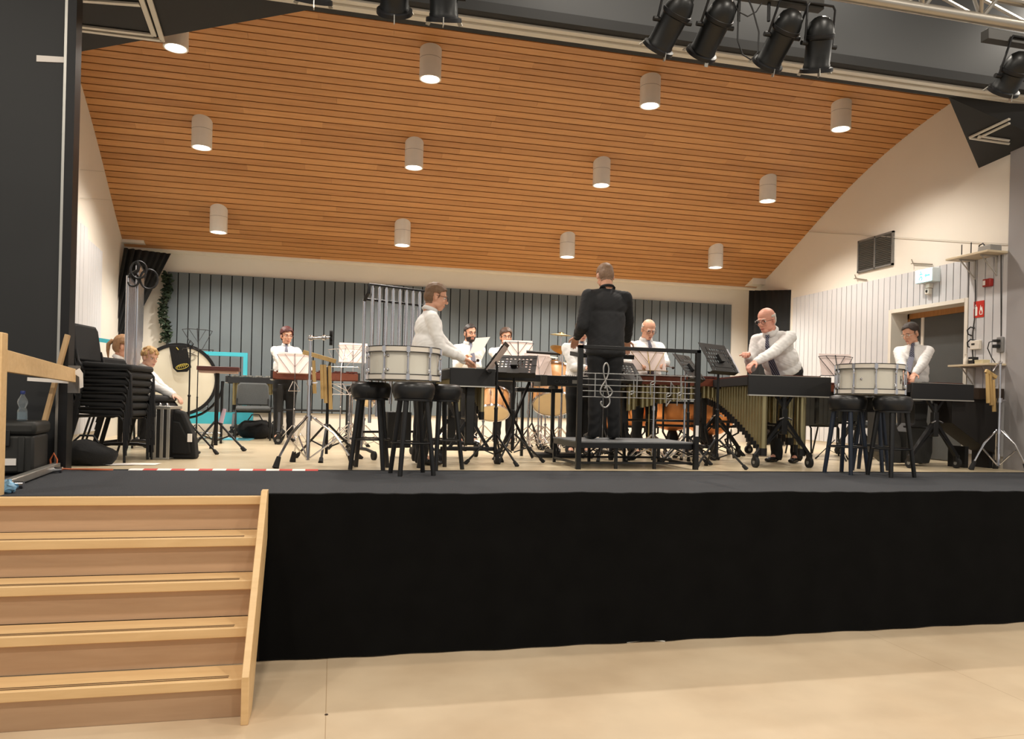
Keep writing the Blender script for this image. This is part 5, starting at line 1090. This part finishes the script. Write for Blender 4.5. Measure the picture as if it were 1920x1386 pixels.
# ================================================================ MALLET INSTRUMENTS
ROSE = wood('rosewood', (58, 22, 18), (104, 44, 32), .4, (10, 1.5, 10), scale=3); BRW = wood('rail_brown', (88, 42, 28), (128, 68, 46), .45, (1.5, 10, 10), scale=3)
BRS = mat('resonator_brass', (176, 164, 124), .28, .9, .06); ENDB = mat('endboard_black', (22, 22, 24), .6, 0, .08); LINE = mat('silver_line', (205, 202, 194), .3, .7)
def mallet(label, x, y, rz, L, w0, w1, H=.93, nat=29, tubes='brass', lo=.62, hi=.15, endh=.17, bars=ROSE, cat='marimba', name='marimba', kind='gooseneck', far=True, rail=ENDB, capb=True):
    """low end board at y=0 (faces -Y), instrument runs along +Y to y=L. width w0 -> w1, x centred."""
    t = thing(name, label, cat, (x, y, ST), rz); wy = lambda v: w0+(w1-w0)*v/L
    for yy, ww in ((0, w0), (L-.03, w1)):
        e = MB().b2((-ww/2, yy, H-endh+.04), (ww/2, yy+.03, H+.06)).build('end_board', ENDB, t, bevel=.006)
        MB().b2((-ww/2, yy-.004, H-endh+.03), (ww/2, yy+.034, H-endh+.042)).b2((-ww/2, yy-.002, H+.06), (ww/2, yy+.032, H+.064)).build('edge_strip', LINE, e)
    for g in (-1, 1):
        a, b = Vector((g*(w0/2-.015), .03, H)), Vector((g*(w1/2-.015), L-.03, H)); MB().beam(a, b, .03, .09).build('side_rail', rail, t)
        MB().beam(Vector((g*.03, .03, H-.02)), Vector((g*.03, L-.03, H-.02)), .025, .07).build('inner_rail', rail, t)
    n = nat; mb = MB(); mb2 = MB()
    for k in range(n):
        v = .06+(L-.12)*(k+.5)/n; bw = (L-.12)/n*.86; W = wy(v); 
        mb.b2((-W/2+.05, v-bw/2, H+.045), (-.02, v+bw/2, H+.067))
        if k % 7 not in (2, 6) : mb2.b2((.0, v+(L-.12)/n/2-bw/2, H+.055), (W/2-.05, v+(L-.12)/n/2+bw/2, H+.077))
    q = mb.build('natural_bars', bars, t); mb2.build('accidental_bars', bars, t)
    if tubes:
        for row, X0 in ((0, -.5), (1, .5)):
            mb = MB(); cb = MB()
            for k in range(n):
                if row and k % 7 in (2, 6): continue
                v = .07+(L-.14)*(k+.5)/n+(row*(L/n)*.5); v = min(v, L-.05); ln = hi+(lo-hi)*((1-k/(n-1))**1.5); r = min(.034, L/n*.44)*(1 if lo < .5 else 1.15-.3*k/n)
                X = X0*wy(v)*.52
                if tubes == 'fluted': mb.b2((X-.03, v-L/n*.42, H-.08-ln), (X+.03, v+L/n*.42, H-.05)); mb.cyl((X-.03, v, H-.08-ln), (X-.03, v, H-.05), .012, n=6)
                else:
                    tb_ = MB().cyl((X, v, H-.06-ln), (X, v, H-.04), r, n=14).build('resonator_tube', BRS, t)
                    if capb: MB().cyl((X, v, H-.06-ln-.012), (X, v, H-.06-ln+.07), r+.003, n=14).build('tube_cap', BLK, tb_)
            if tubes != 'brass': mb.build('resonator_panel', mat('fluted_grey', (66, 66, 62), .5, .3, .05), t)
    for yy in (.12, L-.14):
        if yy > .2 and not far: continue
        g = MB(); hb = .52; WW = .29 if w0 < .7 else .32
        if kind == 'gooseneck':
            g.b2((-.035, yy-.03, hb-.16), (.035, yy+.03, hb+.12)).cyl((0, yy, hb+.1), (0, yy, H-.16), .03, n=12); g.build('column', BLKP, t, bevel=.008)
            MB().beam((0, yy, hb+.12), (-.13, yy, H-.09), .03, .03).beam((0, yy, hb+.12), (.13, yy, H-.09), .03, .03).build('fork', BLK, t)
            for s in (-1, 1):
                MB().beam((s*.03, yy, hb-.02), (s*WW, yy, .13), .05, .035).beam((s*.03, yy-.02, hb-.10), (s*WW*.95, yy-.02, .15), .012, .012, 0).build('strut', BLK, t)
                MB().cyl((s*.025, yy-.04, hb+.02), (s*.075, yy-.04, hb+.0), .010, n=8).build('knob', CHR, t)
        else:
            g.b2((-.045, yy-.035, .20), (.045, yy+.035, H-.12)).build('column', BLKP, t, bevel=.01)
            for s in (-1, 1): MB().beam((s*.04, yy, .42), (s*.20, yy, .16), .035, .03).build('strut', BLK, t)
            MB().b2((-WW, yy-.03, .135), (WW, yy+.03, .175)).build('base_beam', BLK, t, bevel=.01)
        for s in (-1, 1):
            wv = MB().cyl((s*WW-.018, yy, .06), (s*WW+.018, yy, .06), .058, n=22).build('wheel', RUB, t)
            MB().cyl((s*WW-.022, yy, .06), (s*WW+.022, yy, .06), .022, n=14).build('hub', mat('hub_grey', (120, 120, 118), .5), wv)
            MB().b2((s*WW-.028, yy-.02, .075), (s*WW+.028, yy+.02, .15)).build('castor_fork', BLKP, t, bevel=.006)
    MB().cyl((0, .12, .46), (0, L-.14, .46), .014, n=8).build('stretcher', BLK, t)
    return t
def place(px, Y): return at(px, 700, Y).x
# small vibraphone at the left, its end board towards us
mallet('small black vibraphone whose end board faces the hall, right of the left stools', place(887, 2.36), 2.36, .03, 1.25, .46, .62, H=.90, nat=22, lo=.38, hi=.1, endh=.155, bars=mat('vibe_bars', (190, 188, 180), .3, .9), cat='vibraphone', name='vibraphone', kind='column')
# marimba in front of the leaning man
mallet('large marimba with brass tubes whose black end board faces the hall', 4.71, 2.08, -.02, 1.80, .97, .40, H=.92, nat=23, lo=.72, hi=.18, endh=.185, cat='marimba')
# dark marimba behind it across
mallet('dark fluted marimba standing crosswise between the leaning man and the right drum', 5.55, 4.15, -PI/2+.05, 1.75, .80, .60, H=.93, nat=22, tubes='fluted', lo=.50, hi=.35, endh=.17, cat='marimba', rail=BRW, far=True)
# right marimba
mallet('black marimba with end board facing the hall in front of the person by the door', 6.67, 2.12, .02, .72, .84, .7, H=.90, nat=10, tubes=None, endh=.16, cat='marimba', far=False)
RBX = mat('resonator_box', (46, 46, 45), .6, 0, .08)
t = thing('bass_resonator', 'pair of tall dark grey bass resonator boxes under the right marimba', 'resonator', (6.62, 2.62, ST))
MB().prism([(-.36, .16), (-.20, .03), (-.06, .03), (-.06, .30), (-.14, .48), (-.14, .74), (-.36, .74)], (0, 0, 0), (1, 0, 0), (0, 0, 1), (0, .22, 0)).build('resonator_box', RBX, t, bevel=.006)
MB().prism([(-.02, .03), (.30, .03), (.34, .16), (.34, .36), (.25, .52), (.25, .74), (.08, .74), (.08, .5), (-.02, .40)], (0, -.04, 0), (1, 0, 0), (0, 0, 1), (0, .22, 0)).build('resonator_box', RBX, t, bevel=.006)
t = thing('bass_marimba', 'huge dark bass marimba with sloping resonator wall at the right edge', 'marimba', (7.02, 2.24, ST)); YB = 2.24
MB().prism([(at(1786, 745, YB).x-7.02, .80), (at(1786, 748, YB).x-7.02, .52), (at(1850, 832, YB).x-7.02, .22), (.55, .16), (.55, .80)], (0, 0, 0), (1, 0, 0), (0, 0, 1), (0, .30, 0)).build('resonator_wall', mat('resonator_dark', (24, 20, 18), .6, 0, .1), t, bevel=.004)
MB().b2((at(1826, 720, YB-.05).x-7.02, -.05, .80), (.55, -.01, .93)).build('front_rail', mat('rail_dark', (44, 32, 24), .5, 0, .1), t, bevel=.004)
MB().b2((at(1826, 720, YB-.05).x-7.02, -.01, .90), (.55, .35, .93)).build('key_bed', ROSE, t)
for x in (.12, .46): MB().b2((x, .05, 0), (x+.05, .30, .25)).build('leg', BLK, t)
# elderly man's xylophone
mallet('brown xylophone with short brass tubes in front of the elderly man', 3.25, 3.43, -PI/2+.02, 1.30, .50, .38, H=.93, nat=20, lo=.30, hi=.12, endh=.11, rail=BRW, cat='xylophone', name='xylophone', kind='column', capb=False)
# woman's xylophone
mallet('brown concert xylophone in front of the woman with dark red hair', at(507, 700, 5.6).x, 5.75, -PI/2+.03, 1.18, .46, .36, H=.93, nat=20, tubes=None, endh=.10, rail=BRW, cat='xylophone', name='xylophone', kind='column')
# small glockenspiel/vibe behind the grey chair
mallet('small dark vibraphone with short metal tubes behind the grey chair', at(425, 700, 7.3).x, 7.38, -PI/2, .95, .42, .34, H=.88, nat=17, lo=.32, hi=.12, endh=.08, bars=mat('vibe_bars', (190, 188, 180), .3, .9), cat='vibraphone', name='vibraphone', kind='column', capb=False)
# electric keyboard
q = at(1016, 715, 3.22); zz = q.z
t = thing('electric_keyboard', 'black electric keyboard seen from behind, left of the podium', 'keyboard', (q.x, 3.22, ST)); hz = at(1030, 704, 3.22).z-ST
MB().b2((0, 0, hz-.115), (1.02, .30, hz)).build('keyboard_body', BLKP, t, bevel=.006); MB().b2((-.015, -.004, hz-.122), (.065, .31, hz+.004)).build('end_cheek', mat('cheek_grey', (70, 68, 62), .5), t, bevel=.006)
mb = MB()
for k in range(30): mb.b2((.28+.025*k, .01, hz), (.296+.025*k, .18, hz+.012))
mb.build('keys', PAPER, t)
MB().b2((.36, -.004, hz-.085), (.44, .0, hz-.045)).build('socket_panel', mat('panel_grey', (130, 128, 122), .5), t)
cu = bpy.data.curves.new('txt', 'FONT'); cu.body = 'CASIO'; cu.size = .055; cu.extrude = .001; to = bpy.data.objects.new('txt', cu); SC.collection.objects.link(to)
tm = bpy.data.meshes.new_from_object(to.evaluated_get(bpy.context.evaluated_depsgraph_get())); bpy.data.objects.remove(to)
lg = link_mesh('brand_lettering', tm, mat('letter_grey', (58, 60, 60), .4), t, smooth=False); lg.rotation_euler = (PI/2, 0, 0); lg.location = (.15, -.002, hz-.085)
for x in (.18, .82):
    MB().b2((x-.02, .02, hz-.15), (x+.02, .28, hz-.118)).b2((x-.02, .13, .12), (x+.02, .17, hz-.15)).build('stand_column', BLK, t, bevel=.004); MB().b2((x-.022, -.10, .06), (x+.022, .38, .10)).beam((x, .15, .35), (x-.0, -.08, .10), .025, .025).build('stand_foot', BLK, t, bevel=.004)
    for yy in (-.08, .36): MB().cyl((x-.02, yy, .04), (x+.02, yy, .04), .04, n=18).build('wheel', RUB, t)
MB().cyl((.18, .15, .18), (.82, .15, .18), .012, n=8).build('stretcher', BLK, t)
# black percussion tray
q = at(928, 708, 3.05); q2 = at(1014, 708, 3.05); hz = q.z-ST
t = thing('percussion_tray', 'long black percussion tray with mallets on crossed legs behind the perforated stand', 'table', (q.x, 3.05, ST))
W = q2.x-q.x; MB().b2((0, 0, hz-.03), (W, .30, hz+.045)).build('tray', BLKP, t, bevel=.006)
MB().beam((.06, .04, .02), (W-.06, .26, hz-.03), .025, .025).beam((W-.06, .04, .02), (.06, .26, hz-.03), .025, .025).build('cross_leg', BLK, t)
mb = MB(); rr = random.Random(2)
for k in range(9): x = .02+.05*k; mb.ball((x, .10+.02*(k % 3), hz+.055), (.05, .07, .018+.01*(k % 2)), 10)
tag(link_mesh('folded_towel', remesh(mb, .006, 2), mat('towel_white', (210, 205, 196), .95, 0, .05, 40)), 'white crumpled towel on the black percussion tray', 'towel').location = (q.x, 3.05, ST)
def mallets(x, y, z, n, seed, label):
    rr = random.Random(seed)
    for k in range(n):
        t = thing('mallet', ['leftmost', 'second', 'middle', 'fourth', 'rightmost'][k]+' '+label, 'mallet', (x+.03*k, y, z), 0, 'mallets upright in the tray'); d = Vector((rr.uniform(-.04, .04), rr.uniform(-.02, .02), .15))
        MB().cyl((0, 0, 0), d, .004, n=6).build('shaft', BRW, t); MB().ball(d, .016, 10).build('mallet_head', mat('mallet_yarn', (60, 44, 34), .9), t)
mallets(q.x+W-.22, 3.15, ST+hz+.046, 5, 4, 'dark headed mallet standing in the black percussion tray')
# side shelf stand
q = at(970, 727, 3.55); q2 = at(1056, 727, 3.55); hz = q.z-ST; t = thing('side_table', 'narrow black shelf stand with score under the keyboard', 'table', (q.x, 3.56, ST)); W = q2.x-q.x
MB().b2((0, 0, hz-.045), (W, .25, hz)).build('table_top', BLK, t, bevel=.003); MB().b2((.02, .02, hz), (W*.6, .23, hz+.006)).build('score', PAPER, t)
for x in (.10, W-.08): MB().b2((x-.015, .10, 0.0), (x+.015, .14, hz-.045)).build('leg', BLK, t)
# ================================================================ DRUMS AND HARDWARE
MAPLE = wood('maple_shell', (176, 120, 66), (206, 152, 96), .35, (10, 10, 1.5), scale=3); HEADM = mat('drum_head_cream', (230, 208, 170), .6, 0, .03)
def drum(label, c, r, h, ax=(0, 0, 1), shell=MAPLE, head=HEADM, cat='drum', lugs=8, name='tom_drum', top=True):
    t = thing(name, label, cat, tuple(c)); ax = Vector(ax).normalized(); u, v, _ = basis(ax)
    MB().lathe([(r*.97, .012), (r*.98, .02), (r*.98, h-.02), (r*.97, h-.012)], n=40, ax=ax).build('shell', shell, t)
    for z0, z1 in ((-.002, .004), (h-.004, h+.002)): MB().lathe([(0, z0), (r*.96, z0), (r*.96, z1), (0, z1)], n=40, ax=ax).build('drum_head', head, t)
    for z0 in (-.01, h-.015): MB().lathe([(r*.965, z0), (r+.01, z0), (r+.01, z0+.025), (r*.965, z0+.025)], n=40, ax=ax, closed=True).build('hoop', CHR, t)
    for k in range(lugs):
        a = 2*PI*k/lugs+.2; p = u*math.cos(a)+v*math.sin(a); MB().cyl(p*(r+.012)+ax*.0, p*(r+.012)+ax*h, .004, n=6).beam(p*(r+.004)+ax*h*.25, p*(r+.004)+ax*h*.45, .02, .02).build('lug', CHR, t)
    return t
def cstand(label, x, y, h, lean=(0, 0), m=CHR, r=.30, rl=.008, rot=.2, dbl=True, name='drum_stand'):
    t = thing(name, label, 'drum stand', (x, y, ST)); MB().cyl((0, 0, .06), (0, 0, h*.6), .014, n=12).cyl((0, 0, h*.55), (lean[0], lean[1], h), .010, n=10).cyl((0, 0, h*.58), (0, 0, h*.63), .022, n=12).build('pole', m, t)
    tripod(t, r, .30, m=m, rot=rot, rl=rl); 
    if dbl: tripod(t, r*.9, .16, m=m, rot=rot, rl=rl*.8)
    return t
# big concert tom with slanted head behind the keyboard
q = at(1038, 762, 4.9); ax = Vector((-.10, -.55, -.83)).normalized(); bd = drum('large wooden gong drum with cream head tilted towards the hall, behind the keyboard', q-ax*.50+Vector((0, 0, .03)), .29, .50, ax, lugs=8, name='gong_drum')
cstand('chrome stand holding the large wooden gong drum', q.x, 5.3, .55, r=.34)
q = at(1018, 690, 5.6); drum('wooden concert tom seen above the keyboard at left', q-Vector((0, 0, .10)), .20, .26, (.05, -.15, 1)); cstand('chrome stand under the left concert tom', q.x, 5.62, .72)
q = at(1052, 695, 5.4); drum('wooden concert tom seen above the keyboard at right', q-Vector((0, 0, .12)), .165, .22, (.12, -.2, 1)); cstand('chrome stand under the right concert tom', q.x, 5.42, .72)
q = at(925, 775, 5.2); ax = Vector((-.1, -.5, -.85)).normalized(); drum('smaller wooden tom with cream head tilted down behind the vibraphone', q-ax*.3, .22, .30, ax); cstand('chrome stand behind the small vibraphone', q.x-.1, 5.4, .60, r=.32)
q = at(684, 748, 4.6); ax = Vector((-.35, -.35, -.6)).normalized(); drum('small tan hand drum tilted between tubular bells and left stool', q-ax*.1, .13, .12, ax, shell=MAPLE, name='hand_drum'); cstand('chrome stand under the small tan hand drum', q.x, 4.72, .62, r=.3)
q = at(655, 800, 4.9); cstand('low chrome drum stand left of the tubular bells', q.x, 4.9, .72, r=.34, rot=.7)
q = at(870, 760, 4.8); cstand('chrome cymbal stand behind the small vibraphone column', q.x-.15, 4.8, .85, r=.34, rot=.9)
q = at(990, 800, 5.0); cstand('chrome cymbal stand behind the perforated music stand', q.x, 5.0, .85, r=.36, rot=.4)
CYM = mat('cymbal_bronze', (176, 150, 84), .3, .95, .05, 40)
def cymbal(label, px, py, Y, r, tilt, st=True):
    q = at(px, py, Y); t = thing('cymbal', label, 'cymbal', tuple(q)); R = Euler(tilt).to_matrix()@Vector((0, 0, 1))
    MB().lathe([(.006, .028), (.03, .024), (.045, .006), (r*.6, .0), (r, -.012), (r, -.0135), (r*.6, -.002), (.045, .003), (.03, .020), (.006, .025)], n=36, ax=R).build('bronze_disc', CYM, t); MB().cyl((0, 0, 0), R*.05, .006, n=8).build('wing_nut', CHR, t)
    if st: cstand(label.replace('cymbal', 'boom stand of the cymbal'), q.x, Y, q.z-ST-.02)
cymbal('tilted bronze cymbal left of the conductor', 1055, 656, 4.6, .17, (-.15, .35, 0))
cymbal('thin flat cymbal left of the conductor near his hand', 1052, 627, 5.2, .16, (0.05, .05, 0))
cymbal('small cymbal above the wooden toms at the back', 1012, 672, 6.2, .2, (.1, 0, 0))
# snare near hidden player & horizontal mallet bar
q = at(1040, 662, 5.0); tag(MB().cyl((q.x-.40, 5.0, q.z), (q.x+.08, 5.0, q.z-.01), .022, n=12).cyl((q.x-.3, 5.0, q.z), (q.x-.3, 5.0, ST+.35), .010, n=8).cyl((q.x-.3, 5.0, ST+.36), (q.x-.55, 5.0, ST), .010, n=8).cyl((q.x-.3, 5.0, ST+.36), (q.x-.15, 5.2, ST), .010, n=8).cyl((q.x-.3, 5.0, ST+.36), (q.x-.2, 4.75, ST), .010, n=8).build('boom_bar', BLK), 'long dark horizontal boom bar left of the conductor', 'boom stand')
t = thing('conductor_desk', 'flat black conductor desk directly in front of the conductor', 'music stand', (at(1135, 665, 3.12).x, 3.12, ST)); zz = at(1135, 662, 3.12).z-ST
MB().box((0, .12, zz-.02), (.66, .36, .05), R=Matrix.Rotation(.12, 3, 'X')).build('desk', BLK, t, bevel=.004); MB().cyl((0, .1, .05), (0, .1, zz-.05), .018, n=10).build('pole', BLK, t); tripod(t, .3, .2, m=BLK, rl=.011)
# timpani
COP = mat('copper', (244, 168, 108), .40, 1, .05, 4)
def timpani(label, px, Y, r, ztop=.80):
    p = at(px, 760, Y); t = thing('timpani', label, 'timpani', (p.x, Y, ST))
    MB().lathe([(.05, ztop-r*1.15), (r*.45, ztop-r*1.08), (r*.78, ztop-r*.85), (r*.96, ztop-r*.45), (r, ztop-.06), (r, ztop-.02)], n=44).build('copper_bowl', COP, t)
    MB().lathe([(0, ztop+.003), (r*.98, ztop+.002), (r*.98, ztop-.01), (0, ztop-.01)], n=44).build('drum_head', HEADW, t)
    MB().lathe([(r*.98, ztop-.03), (r+.022, ztop-.03), (r+.022, ztop), (r*.98, ztop)], n=44, closed=True).build('hoop', BLK, t)
    MB().lathe([(r+.002, ztop-.33), (r+.025, ztop-.33), (r+.025, ztop-.30), (r+.002, ztop-.30)], n=44, closed=True).build('girdle_ring', BLK, t)
    for k in range(4):
        a = PI/4+k*PI/2; c, s = math.cos(a), math.sin(a); MB().tube([(c*(r+.02), s*(r+.02), ztop-.03), (c*(r+.02), s*(r+.02), ztop-.4), (c*r*.6, s*r*.6, .2), (c*r*.75, s*r*.75, .05)], .014, 8).build('strut', BLK, t); MB().cyl((c*r*.75-.015, s*r*.75, .035), (c*r*.75+.015, s*r*.75, .035), .035, n=16).build('wheel', RUB, t)
    for k in range(6):
        a = PI/6+k*PI/3; c, s = math.cos(a), math.sin(a); MB().cyl((c*(r+.016), s*(r+.016), ztop-.14), (c*(r+.016), s*(r+.016), ztop+.02), .005, n=6).build('tuning_rod', CHR, t)
    MB().lathe([(.05, .10), (.11, .14), (.05, ztop-r*1.1)], n=20).build('base_hub', BLK, t); return t
timpani('copper timpani bowl seen right of the podium post', 1329, 4.45, .39, .70)
timpani('copper timpani bowl seen through the podium railing at right', 1262, 4.35, .34, .70)
timpani('smaller copper timpani seen between the conductor and the elderly man', 1194, 4.9, .30, .66)
timpani('copper timpani just visible left of the conductor legs behind the podium', 1140, 5.2, .28, .60)
# extra tripods & hardware behind the podium
for i, (px, Y, h, lab) in enumerate(((1305, 3.3, .9, 'black tripod stand right behind the podium corner'), (1365, 3.9, .7, 'black tripod stand left of the marimba tubes'), (1130, 3.9, .6, 'low chrome tripod behind the podium deck'), (1225, 3.05, 1.0, 'chrome cymbal stand with blue sheen behind the podium railing'), (1283, 2.92, 1.05, 'tall thin chrome stand just left of the right podium post'))):
    p = at(px, 800, Y); cstand(lab, p.x, Y, h, m=BLK if i < 2 else CHR, rl=.010, rot=.3*i, r=.30)
p = onz(1364, 838); t = thing('coiled_cable', 'bundle of white cable hanging in front of the brass marimba tubes', 'cable', (p.x, p.y-.1, ST))
MB().tube([(.05*math.sin(k*.7)+.02*math.sin(k*1.9), .02*math.cos(k), .18+.13*math.cos(k*.7)) for k in range(30)], .006, 6).build('cable_loop', PAPER, t); MB().cyl((0, 0, 0), (0, 0, .34), .012, n=8).build('hook_post', BLK, t)
tag(MB().b2((-.28, -.05, 0), (.28, .25, .05)).build('foot_pedal', BLKP, loc=(at(1052, 858, 3.4).x, 3.45, ST), bevel=.01), 'black foot pedal board on the floor beneath the keyboard', 'pedal')
# ================================================================ DOUBLE BRACED CHROME STANDS AND WOOD CHIMES
BAM = wood('bamboo', (176, 140, 84), (212, 180, 122), .5, (10, 10, 1.5), scale=3)
def heavy(label, x, y, H, r=.40, rot=0, m=CHR, zf=.45):
    t = thing('chrome_stand', label, 'stand', (x, y, ST)); MB().cyl((0, 0, .05), (0, 0, H*.66), .019, n=16).build('lower_tube', m, t); MB().cyl((0, 0, H*.60), (0, 0, H), .013, n=14).build('upper_tube', m, t)
    for z in (H*.65, .44): MB().cyl((0, 0, z-.025), (0, 0, z+.025), .030, n=16).cyl((.02, 0, z), (.07, 0, z), .010, n=10).build('collar', m, t)
    for k in range(3):
        a = rot+2*PI*k/3; c, s = math.cos(a), math.sin(a)
        l = MB().tube([(c*.025, s*.025, zf), (c*r*.55, s*r*.55, zf*.68), (c*(r-.02), s*(r-.02), .07)], .010, 8).tube([(c*.04-s*.02, s*.04+c*.02, zf), (c*r*.55-s*.012, s*r*.55+c*.012, zf*.66), (c*(r-.02), s*(r-.02), .06)], .008, 8).cyl((c*.02, s*.02, .07), (c*r*.62, s*r*.62, zf*.57), .008, n=8).build('leg', m, t)
        MB().cyl((c*(r-.04), s*(r-.04), .10), (c*r, s*r, .004), .020, .030, 12).build('rubber_foot', RUB, l)
    return t
p = at(577, 858, 2.22); h1 = heavy('heavy chrome double braced stand with clamp at centre left', p.x, 2.22, at(577, 634, 2.22).z-ST, r=.42, rot=-.15)
mb = MB(); zt_ = at(577, 634, 2.22).z-ST; mb.cyl((-.02, 0, zt_), (.17, 0, zt_+.015), .014, n=10).ball((.0, 0, zt_), .028, 10).ball((.12, 0, zt_+.01), .026, 10); mb.build('clamp_arm', CHR, h1)
for k in range(3): MB().cyl((.17, -.02+.02*k, zt_+.05-.04*k), (.20, -.02+.02*k, zt_+.05-.04*k), .028, n=12).build('rubber_jaw', RUB, h1)
p = at(613, 800, 2.9); bs = thing('chime_stand', 'black tripod stand carrying the hanging bamboo chimes', 'stand', (p.x, 2.9, ST)); MB().cyl((0, 0, .06), (0, 0, .95), .016, n=10).build('pole', BLK, bs); tripod(bs, .38, .36, m=BLK, rl=.012, rot=.4)
def chimes(label, pts, Y, bar, r=.019):
    a, b = at(*bar[0], Y), at(*bar[1], Y); t = thing('wood_chimes', label, 'wood chimes', tuple(a)); MB().beam((0, 0, 0), b-a, .028, .042).build('hanger_bar', BAM, t, bevel=.004)
    for (px, y0, y1) in pts:
        u, v = at(px, y0, Y)-a, at(px+2, y1, Y)-a; o_ = MB().cyl(u, v, r*.85, r, 12).build('chime', BAM, t); 
        zb = (b-a).z*(u.x/(b-a).x) if abs((b-a).x) > .01 else 0; MB().cyl(u, (u.x, 0, min(zb, .0)+.0), .002, n=5).build('cord', mat('cord_dark', (60, 50, 40), .8), t)
    return t
chimes('hanging bamboo wood chimes on a sloping bar left of the tubular bells', ((588, 676, 738), (603, 684, 748), (609, 684, 756), (618, 686, 768)), 2.75, ((568, 660), (630, 678)))
MB().beam((at(620, 676, 2.75)-Vector(bs.location)), (0, 0, .93), .02, .02).build('hanger_arm', BLK, bs)
t = thing('triangle', 'metal triangle hanging under the woman xylophone', 'triangle', tuple(at(552, 725, 5.35))); MB().tube([(-.02, 0, .07), (-.075, 0, -.06), (.075, 0, -.055), (.0, 0, .075)], .007, 8).build('triangle_rod', CHR, t); MB().cyl((0, 0, .07), (0, 0.0, .17), .002, n=5).build('cord', BLKP, t)
# right chrome stand with chimes
p = at(1872, 840, 1.98); h2 = heavy('chrome double braced stand at the right edge of the stage', p.x, 1.98, at(1877, 680, 1.98).z-ST, r=.31, rot=.85)
zt_ = at(1877, 680, 1.98).z-ST; MB().ball((0, 0, zt_), .02, 10).tube([(0, 0, zt_-.03), (-.04, 0, zt_-.02), (-.10, 0, zt_-.10)], .007, 6).build('clamp_arm', CHR, h2)
chimes('pair of bamboo chime tubes hanging at the right edge near the chrome stand', ((1851, 700, 756), (1862, 712, 772), (1857, 702, 760)), 2.1, ((1848, 695), (1868, 708)), r=.022)
# sheet held by bearded man, mallets of players, baton
t = thing('held_sheet', 'white sheet of music held up by the bearded man', 'sheet music', tuple(at(898, 650, 5.6)))
c4 = [at(x, y, 5.6)-Vector(t.location) for x, y in ((880, 664), (892, 634), (919, 632), (905, 657))]; MB().add([*c4, *[c+Vector((0, .004, 0)) for c in c4]], [(0, 1, 2, 3), (7, 6, 5, 4), (0, 4, 5, 1), (1, 5, 6, 2), (2, 6, 7, 3), (3, 7, 4, 0)]).build('page', PAPER, t, smooth=0)
tag(MB().cyl(at(1084, 634, 2.62), at(1060, 627, 2.5), .003, .0015, 6).build('baton', PAPER), 'thin white baton in the left hand of the conductor', 'baton')
for a, b, Y, lab in (((884, 684), (896, 676), 2.5, 'mallet held by the man behind the left drum'), ((1242, 684), (1262, 690), 3.5, 'mallet in the right side hand of the elderly man'), ((1196, 684), (1180, 690), 3.5, 'mallet in the left side hand of the elderly man'), ((1708, 712), (1690, 716), 2.6, 'mallet held by the person near the grey door')):
    u, v = at(*a, Y), at(*b, Y-.1); t = thing('mallet', lab, 'mallet', tuple(u)); MB().cyl((0, 0, 0), v-u, .004, n=6).build('shaft', BRW, t); MB().ball(v-u, .017, 10).build('mallet_head', mat('mallet_yarn', (60, 44, 34), .9), t)
# small things
tag(MB().tube([onz(1205, 1205, 0)+Vector((-.12, 0, .004)), onz(1212, 1203, 0)+Vector((-.04, 0, .012)), onz(1215, 1200, 0)+Vector((0, 0, .045)), onz(1222, 1203, 0)+Vector((.02, -.01, .012)), onz(1232, 1205, 0)+Vector((.06, 0, .004))], .006, 6).build('cord_end', mat('cord_white', (190, 186, 176), .7)), 'loose pale cord end sticking out under the black stage skirt', 'cord')
tag(MB().ball((0, 0, .003), (.010, .007, .004), 8).build('dirt_crumb', mat('dirt', (60, 46, 36), .9), loc=onz(612, 1341, 0)), 'small dark crumb on the pale hall floor', 'crumb')
